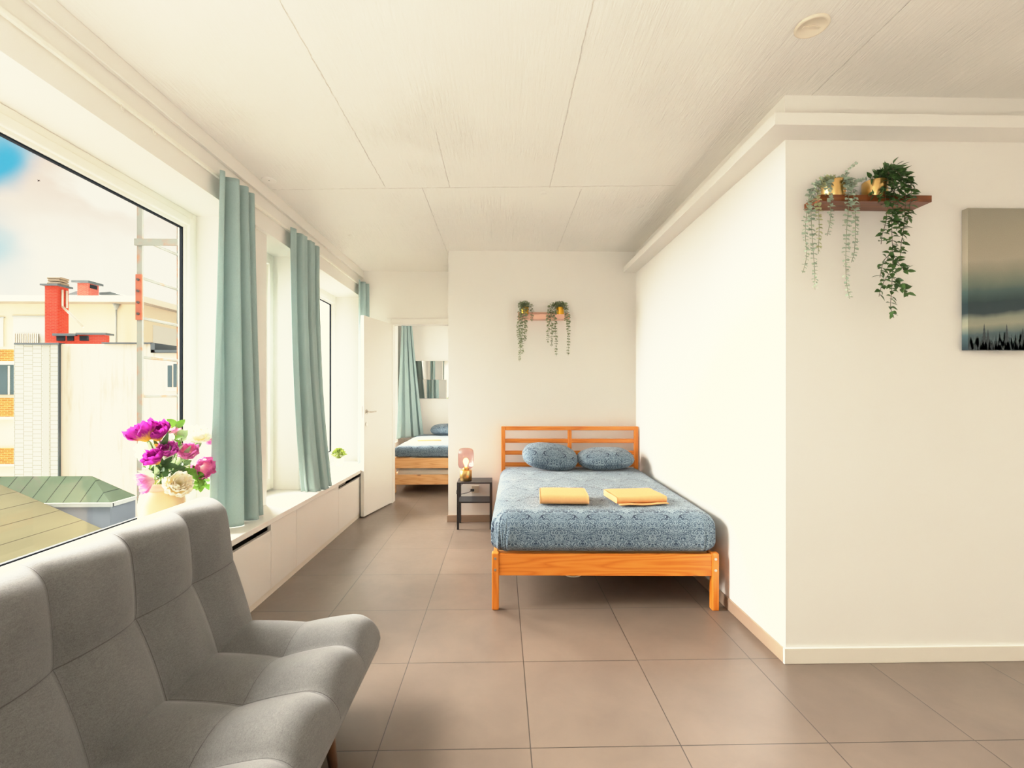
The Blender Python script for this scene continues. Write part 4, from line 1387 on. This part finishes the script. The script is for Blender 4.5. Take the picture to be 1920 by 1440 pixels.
# long pale house behind
YG = 58
t = thing('long_pale_house', 'long pale house with a flat white eave behind the chimneys', 'building', (at(120, 640, YG).x, YG, -12))
x0 = at(-220, 600, YG).x; x1 = at(252, 600, YG).x
Zg = lambda y: at(120, y, YG).z
MB().box(x0, x1, YG + 1.2, YG + 34, -12, Zg(562)).build('wall', PLAS2, t)
MB().box(x0, x1 + 1.0, YG, YG + 35, Zg(565), Zg(554)).build('eave', EAVE, t)
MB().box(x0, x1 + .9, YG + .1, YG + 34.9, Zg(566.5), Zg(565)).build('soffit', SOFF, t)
mb = MB(); rect(mb, 25, 86, 594, 645, YG + 1.1, .1); rect(mb, -30, 6, 596, 650, YG + 1.1, .1); mb.build('shutter', SHUT, t)
mb = MB(); rect(mb, 22, 86, 592, 594, YG + 1.0, .2); rect(mb, -30, 7, 594, 596, YG + 1.0, .2); mb.build('shutter_box', ZINC, t)
mb = MB(); rect(mb, 26, 72, 626, 645, YG + .9, .06); f_ = mb.build('balcony_railing', simple('dark_gap', (52, 58, 60), .9, spec=0), t)
mb = MB()
for k in range(13):
    x = 26 + k * 3.6
    rect(mb, x, x + 1.9, 625, 645, YG + .84, .05)
mb.build('baluster', EAVE, f_)
mb = MB(); p0, p1 = at(218, 575, YG + .9), at(218, 645, YG + .9)
mb.tube([p0, p1], .1, 8); mb.tube([p0 + Vector((0, 0, .35)), p0 + Vector((0, 0, -.4))], lambda q: .38 - .28 * q, 8); mb.build('downpipe', ZINC, t)
mb = MB()
for y0, y1, z0, z1 in ((3, 9, .2, 1.6), (3, 9, 2.6, 5.4), (12, 18, 2.4, 5.4), (20, 28, 2.0, 5.4)):
    mb.box(x1 - .05, x1 + .04, YG + y0, YG + y1, H + z0 + 2.3, H + z1 + 3.2)
mb.build('side_window', SHUT, t)
t = thing('roof_chimney', 'weathered red roof chimney with a dark slab behind the eave', 'chimney', (at(164, 552, YG + 6).x, YG + 6, Zg(556)))
x0, x1, z0, z1 = chim(145, 166, 531, 556, YG + 6, 1)
MB().box(x0, x1, YG + 6, YG + 7.6, z0, z1).build('shaft', REDD, t)
MB().box(x0 - .45, x1 + .3, YG + 5.6, YG + 8.0, z1, z1 + .3).build('slab', LEAD, t)
MB().box(x1 - .02, x1 + .05, YG + 6.2, YG + 7.3, z1 - .6, z1 - .1).build('flue_opening', GASKET, t)
t = thing('low_roof_lantern', 'two low dark roof ridges on the long pale house', 'roof', (at(180, 550, YG + 8).x, YG + 8, Zg(556)))
a, b = at(122, 553, YG + 7), at(148, 546, YG + 7)
MB().prism([(a.x, YG + 7, a.z), (b.x, YG + 7, a.z), (b.x, YG + 7, b.z), (b.x - .4, YG + 7, b.z)], (0, 3, 0)).build('ridge', LEAD, t)
a, b = at(186, 553, YG + 7), at(228, 547, YG + 7)
MB().prism([(a.x, YG + 7, a.z), (b.x, YG + 7, a.z), ((a.x + b.x) / 2, YG + 7, b.z), (a.x, YG + 7, b.z - .1)], (0, 3, 0)).build('ridge', LEAD, t)
# distant tower seen past the second curtain
t = thing('distant_tower', 'faint pale tower block far away through the last window', 'building', (-45.6, 122, -12))
MB().box(-47.5, -43.2, 122, 130, -12, 5.2).build('wall', PLAS, t)
mb = MB()
for i in range(4):
    for j in range(5):
        mb.box(-47 + i * .95, -46.6 + i * .95, 121.9, 122, 1.6 + j * .7, 2.0 + j * .7)
mb.build('window', SHUT, t)
# near metal roofs
n = NT('pale_roof_boards')
tc = n.add('ShaderNodeTexCoord'); s = n.add('ShaderNodeSeparateXYZ', {0: tc.outputs['Object']})
fx = n.M('ABSOLUTE', n.M('SUBTRACT', n.M('FRACT', n.M('ADD', n.M('DIVIDE', s.outputs[0], .47), 40.0)), .5))
ln = n.M('GREATER_THAN', fx, .485)
col = n.mix(n.noise(n.obj((1, .3, 1)), 2.4, 5), lin((72, 70, 54)), lin((90, 87, 68)))
col = n.mix(n.M('MULTIPLY', ln, .8), col, lin((36, 34, 28)))
n.bsdf(col, 1.0, 0, 0.0); ROOFN = n.m
n = NT('green_seam_roof')
tc = n.add('ShaderNodeTexCoord'); s = n.add('ShaderNodeSeparateXYZ', {0: tc.outputs['Object']})
fx = n.M('ABSOLUTE', n.M('SUBTRACT', n.M('FRACT', n.M('ADD', n.M('DIVIDE', s.outputs[0], .27), 60.0)), .5))
ln = n.M('GREATER_THAN', fx, .47)
col = n.mix(n.noise(n.obj(), 3.2, 5), lin((62, 74, 60)), lin((84, 94, 78)))
col = n.mix(n.M('MULTIPLY', ln, .8), col, lin((36, 42, 36)))
n.bsdf(col, 1.0, 0, 0.0); ROOFG = n.m
zr = H - 2.0
def ray(px, py):
    a, b = (px - 960) / 884, (736 - py) / 884
    return Vector((math.sin(TH) + a * math.cos(TH), math.cos(TH) - a * math.sin(TH), b))
def on(px, py, drop):
    d = ray(px, py)
    return Vector((0, 0, H)) + d * (-drop / d.z)
c1 = on(208, 944, 1.8); d1 = on(257, 930, 1.8)
ap = Vector((c1.x - .62, (c1.y + d1.y) / 2 + .1, H - 157 / 884 * ((c1.y + d1.y) / 2 + .1) * .978))
ze = H - 1.8
# the boarded roof rises to the left and meets the slope of the hipped roof in a valley
d = ray(0, 908); hk = (ap.z - ze) / (ap.y - c1.y)
t_ = (ze - H + hk * (0 - c1.y)) / (d.z - hk * d.y)
A_ = Vector((0, 0, H)) + d * t_
d = ray(91, 947); B_ = Vector((0, 0, H)) + d * ((c1.y - .04) / d.y)
kk = (A_.z - B_.z) / (A_.x - B_.x)
def roofp(px, py):
    d = ray(px, py)
    t = (B_.z - H - kk * B_.x) / (d.z - kk * d.x)
    return Vector((0, 0, H)) + d * t
def roofz(x): return B_.z + kk * (x - B_.x)
P_ = [A_ + (A_ - B_) * 2.0, A_, B_, roofp(186, 989), roofp(330, 1047)]
pts = [tuple(q) for q in P_] + [(-2.6, P_[-1].y - .6, roofz(-2.6)), (-2.6, 1.2, roofz(-2.6)), (P_[0].x, 1.2, P_[0].z)]
o = MB().prism([(q[0], q[1], q[2] - .1) for q in pts], (0, 0, .1)).build('flat_roof', ROOFN)
tag(o, 'pale boarded sloping roof just below the big window', 'roof')
hr = thing('hipped_roof', 'green seamed metal hipped roof beyond the boarded flat roof', 'roof', (-9, 8, -3))
left = -15
mb = MB()
mb.poly([(left, c1.y, ze), (c1.x, c1.y, ze), ap, (left, ap.y, ap.z)])
mb.poly([(c1.x, c1.y, ze), (c1.x, d1.y, ze), ap])
mb.poly([(c1.x, d1.y, ze), (left, d1.y, ze), (left, ap.y, ap.z), ap])
mb.build('roof_sheet', ROOFG, hr)
MB().box(left, c1.x + .03, c1.y - .03, c1.y + .02, ze - .05, ze + .01).box(c1.x, c1.x + .03, c1.y, d1.y, ze - .05, ze + .01).build('gutter', ZINC, hr)
MB().box(left, c1.x - .03, c1.y + .02, d1.y, -3, ze - .03).build('slate_wall', simple('blue_slate', (88, 98, 110), .6, var=.12, vscale=3), hr)

# steel ladder outside the window
LX = -3.1
LST = NT('weathered_ladder_steel')
o_ = LST.obj()
ru = LST.step(LST.noise(o_, 5, 5, .65), .5, .66)
LST.bsdf(LST.mix(ru, lin((96, 100, 94)), lin((124, 76, 44))), .6, .1, .3); LST = LST.m
RUST = simple('rusty_plate', (120, 52, 24), .8, var=.5, vscale=18)
y0, y1 = atx(263, 700, LX).y, atx(337, 700, LX).y
la = thing('steel_ladder', 'weathered steel ladder with rusty rail standing outside the big window', 'ladder', (LX, y0, zr))
MB().box(LX - .022, LX + .022, y0 - .01, y0 + .01, zr, 3.7).build('rail', LST, la)
MB().box(LX - .022, LX + .022, y1 - .01, y1 + .01, zr, 3.7).build('rail', LST, la)
for py in (450, 522, 597, 670, 743, 816, 889, 380, 310):
    z = atx(268, py, LX).z
    MB().tube([(LX, y0, z), (LX, y1, z)], .013, 10).build('rung', LST, la)
z = atx(262, 455, LX).z
MB().box(LX - .03, -2.33, y0 - .03, y0 - .012, z - .028, z + .028).build('wall_bracket', LST, la)
za, zb = atx(262, 600, LX).z, atx(262, 515, LX).z
mb = MB().box(LX - .026, LX + .026, y0 - .02, y0 - .008, za, zb)
pl_ = mb.build('splice_plate', RUST, la)
mb = MB()
for k in range(4):
    zz = za + (zb - za) * (.13 + .25 * k)
    mb.tube([(LX, y0 - .02, zz), (LX, y0 - .034, zz)], .011, 8)
mb.build('bolt', DARK, pl_)
# a bird in the sky
q = at(72, 339, 30)
mb = MB()
mb.tube([q + Vector((-.09, 0, -.05)), q, q + Vector((.1, 0, .06))], lambda t_: .028 * math.sin(PI * min(.95, max(.08, t_))), 8)
mb.leaf(q, (.3, -1, .2), (0, 0, 1), .16, .07); mb.leaf(q, (-.2, 1, .3), (0, 0, 1), .16, .07)
tag(mb.build('bird', DARK), 'tiny dark bird flying in front of the clouds', 'bird')

# ================================================================ SKY AND LIGHT
wd = bpy.data.worlds.new('sky'); bpy.context.scene.world = wd
wd.use_nodes = True
nt = wd.node_tree; nt.nodes.clear()
class WT(NT):
    def __init__(self):
        self.t = nt
        self.out = nt.nodes.new('ShaderNodeOutputWorld')
n = WT()
tc = n.add('ShaderNodeTexCoord')
d = tc.outputs['Generated']
s = n.add('ShaderNodeSeparateXYZ', {0: d})
warp = n.add('ShaderNodeVectorMath', {0: d, 1: n.add('ShaderNodeVectorMath', {0: n.add('ShaderNodeTexNoise', {'Vector': d, 'Scale': 4.0, 'Detail': 4.0}).outputs['Color'], 'Scale': .22}, operation='SCALE').outputs[0]}, operation='ADD').outputs[0]
cl = n.noise(n.add('ShaderNodeMapping', {'Vector': warp, 'Scale': (1, 1, 1.8)}).outputs[0], 3.4, 6, .55)
def blob(px, py, r0, r1):
    a, b = (px - 960) / 884, (736 - py) / 884
    v = Vector((math.sin(TH) + a * math.cos(TH), math.cos(TH) - a * math.sin(TH), b)).normalized()
    dist = n.add('ShaderNodeVectorMath', {0: warp, 1: tuple(v + Vector((.11, .11, .11)))}, operation='DISTANCE').outputs['Value']
    return n.M('SUBTRACT', 1, n.step(dist, r0, r1))
blue = n.M('MAXIMUM', blob(18, 325, .012, .06), n.M('MULTIPLY', blob(0, 470, .0, .07), .55))
pink = n.step(cl, .44, .60)
white = n.mix(pink, lin((250, 240, 222)), lin((222, 200, 186)))
low = n.step(s.outputs[2], .16, .34)
white = n.mix(low, lin((252, 244, 226)), white)
gen = n.M('MULTIPLY', n.step(n.noise(warp, 2.1, 4), .56, .68), low)
sky = n.mix(n.M('MULTIPLY', gen, .6), white, lin((168, 200, 206)))
sky = n.mix(blue, sky, lin((70, 170, 205)))
bg = n.add('ShaderNodeBackground', {'Color': sky, 'Strength': 1.0})
nt.links.new(bg.outputs[0], n.out.inputs[0])

def light(name, kind, loc, energy, color, **kw):
    l = bpy.data.lights.new(name, kind); l.energy = energy; l.color = color
    for k, v in kw.items(): setattr(l, k, v)
    o = bpy.data.objects.new(name, l); C.objects.link(o); o.location = loc
    return o
def aim(o, d):
    o.rotation_euler = Vector(d).to_track_quat('-Z', 'Y').to_euler()
sun = light('daylight', 'SUN', (-8, 2, 8), 58.0, (1.0, .962, .915), angle=R(75))
aim(sun, (.88, -.34, -.38))
fill = light('added_ceiling_fill', 'AREA', (-.5, -.7, .85), 78, (1.0, .96, .90), shape='RECTANGLE', size=1.6, size_y=1.2)  # added fill behind the camera, bounced off the ceiling; not a room fixture
aim(fill, (0, .06, 1))
light('far_room_fill', 'AREA', (-.5, 7.4, 2.84), 16, (1.0, .97, .92), shape='SQUARE', size=.7)  # unseen area light added only to brighten the next room
light('lamp_glow', 'POINT', (lx, ly, .70), 5.0, (1.0, .62, .32), shadow_soft_size=.028)

# ================================================================ CAMERA AND GRADING
cam = bpy.data.cameras.new('camera'); co = bpy.data.objects.new('camera', cam); C.objects.link(co)
cam.sensor_width = 36; cam.lens = 36 * 884 / 1920
cam.shift_y = 16 / 1920
cam.clip_start = .05; cam.clip_end = 600
co.location = (0, 0, H); co.rotation_euler = (PI / 2, 0, -TH)
sc = bpy.context.scene
sc.camera = co
vs = sc.view_settings
vs.view_transform = 'Standard'; vs.look = 'None'; vs.exposure = 0; vs.gamma = 1
vs.use_curve_mapping = True
cm = vs.curve_mapping
WL = 6.0
cm.extend = 'HORIZONTAL'
EXPO = 1.338                    # overall gain, applied ahead of the soft shoulder
cm.white_level = (WL / EXPO,) * 3
def shoulder(x, k=.70):
    return x if x < k else k + (1 - k) * (1 - math.exp(-(x - k) / (1 - k) * .95))
def set_curve(c, pts):
    while len(c.points) < len(pts): c.points.new(.5, .5)
    for p_, (x, y) in zip(c.points, pts):
        p_.location = (x, y); p_.handle_type = 'VECTOR' if False else 'AUTO_CLAMPED'
XS = (0, .15, .35, .55, .7, .85, 1.0, 1.25, 1.6, 2.1, 2.8, 4.0, 6.0)
set_curve(cm.curves[0], [(x / WL, shoulder(x)) for x in XS])
set_curve(cm.curves[1], [(x / WL, shoulder(x) * .988) for x in XS])
set_curve(cm.curves[2], [(x / WL, shoulder(x) * (.985 - .145 * min(1, x / 2.1))) for x in XS])
cm.update()
cy = sc.cycles
cy.use_adaptive_sampling = True; cy.adaptive_threshold = .02
cy.max_bounces = 9; cy.diffuse_bounces = 6; cy.glossy_bounces = 4; cy.transparent_max_bounces = 16; cy.transmission_bounces = 6
cy.use_denoising = True
cy.caustics_reflective = False; cy.caustics_refractive = False
cy.sample_clamp_indirect = 6
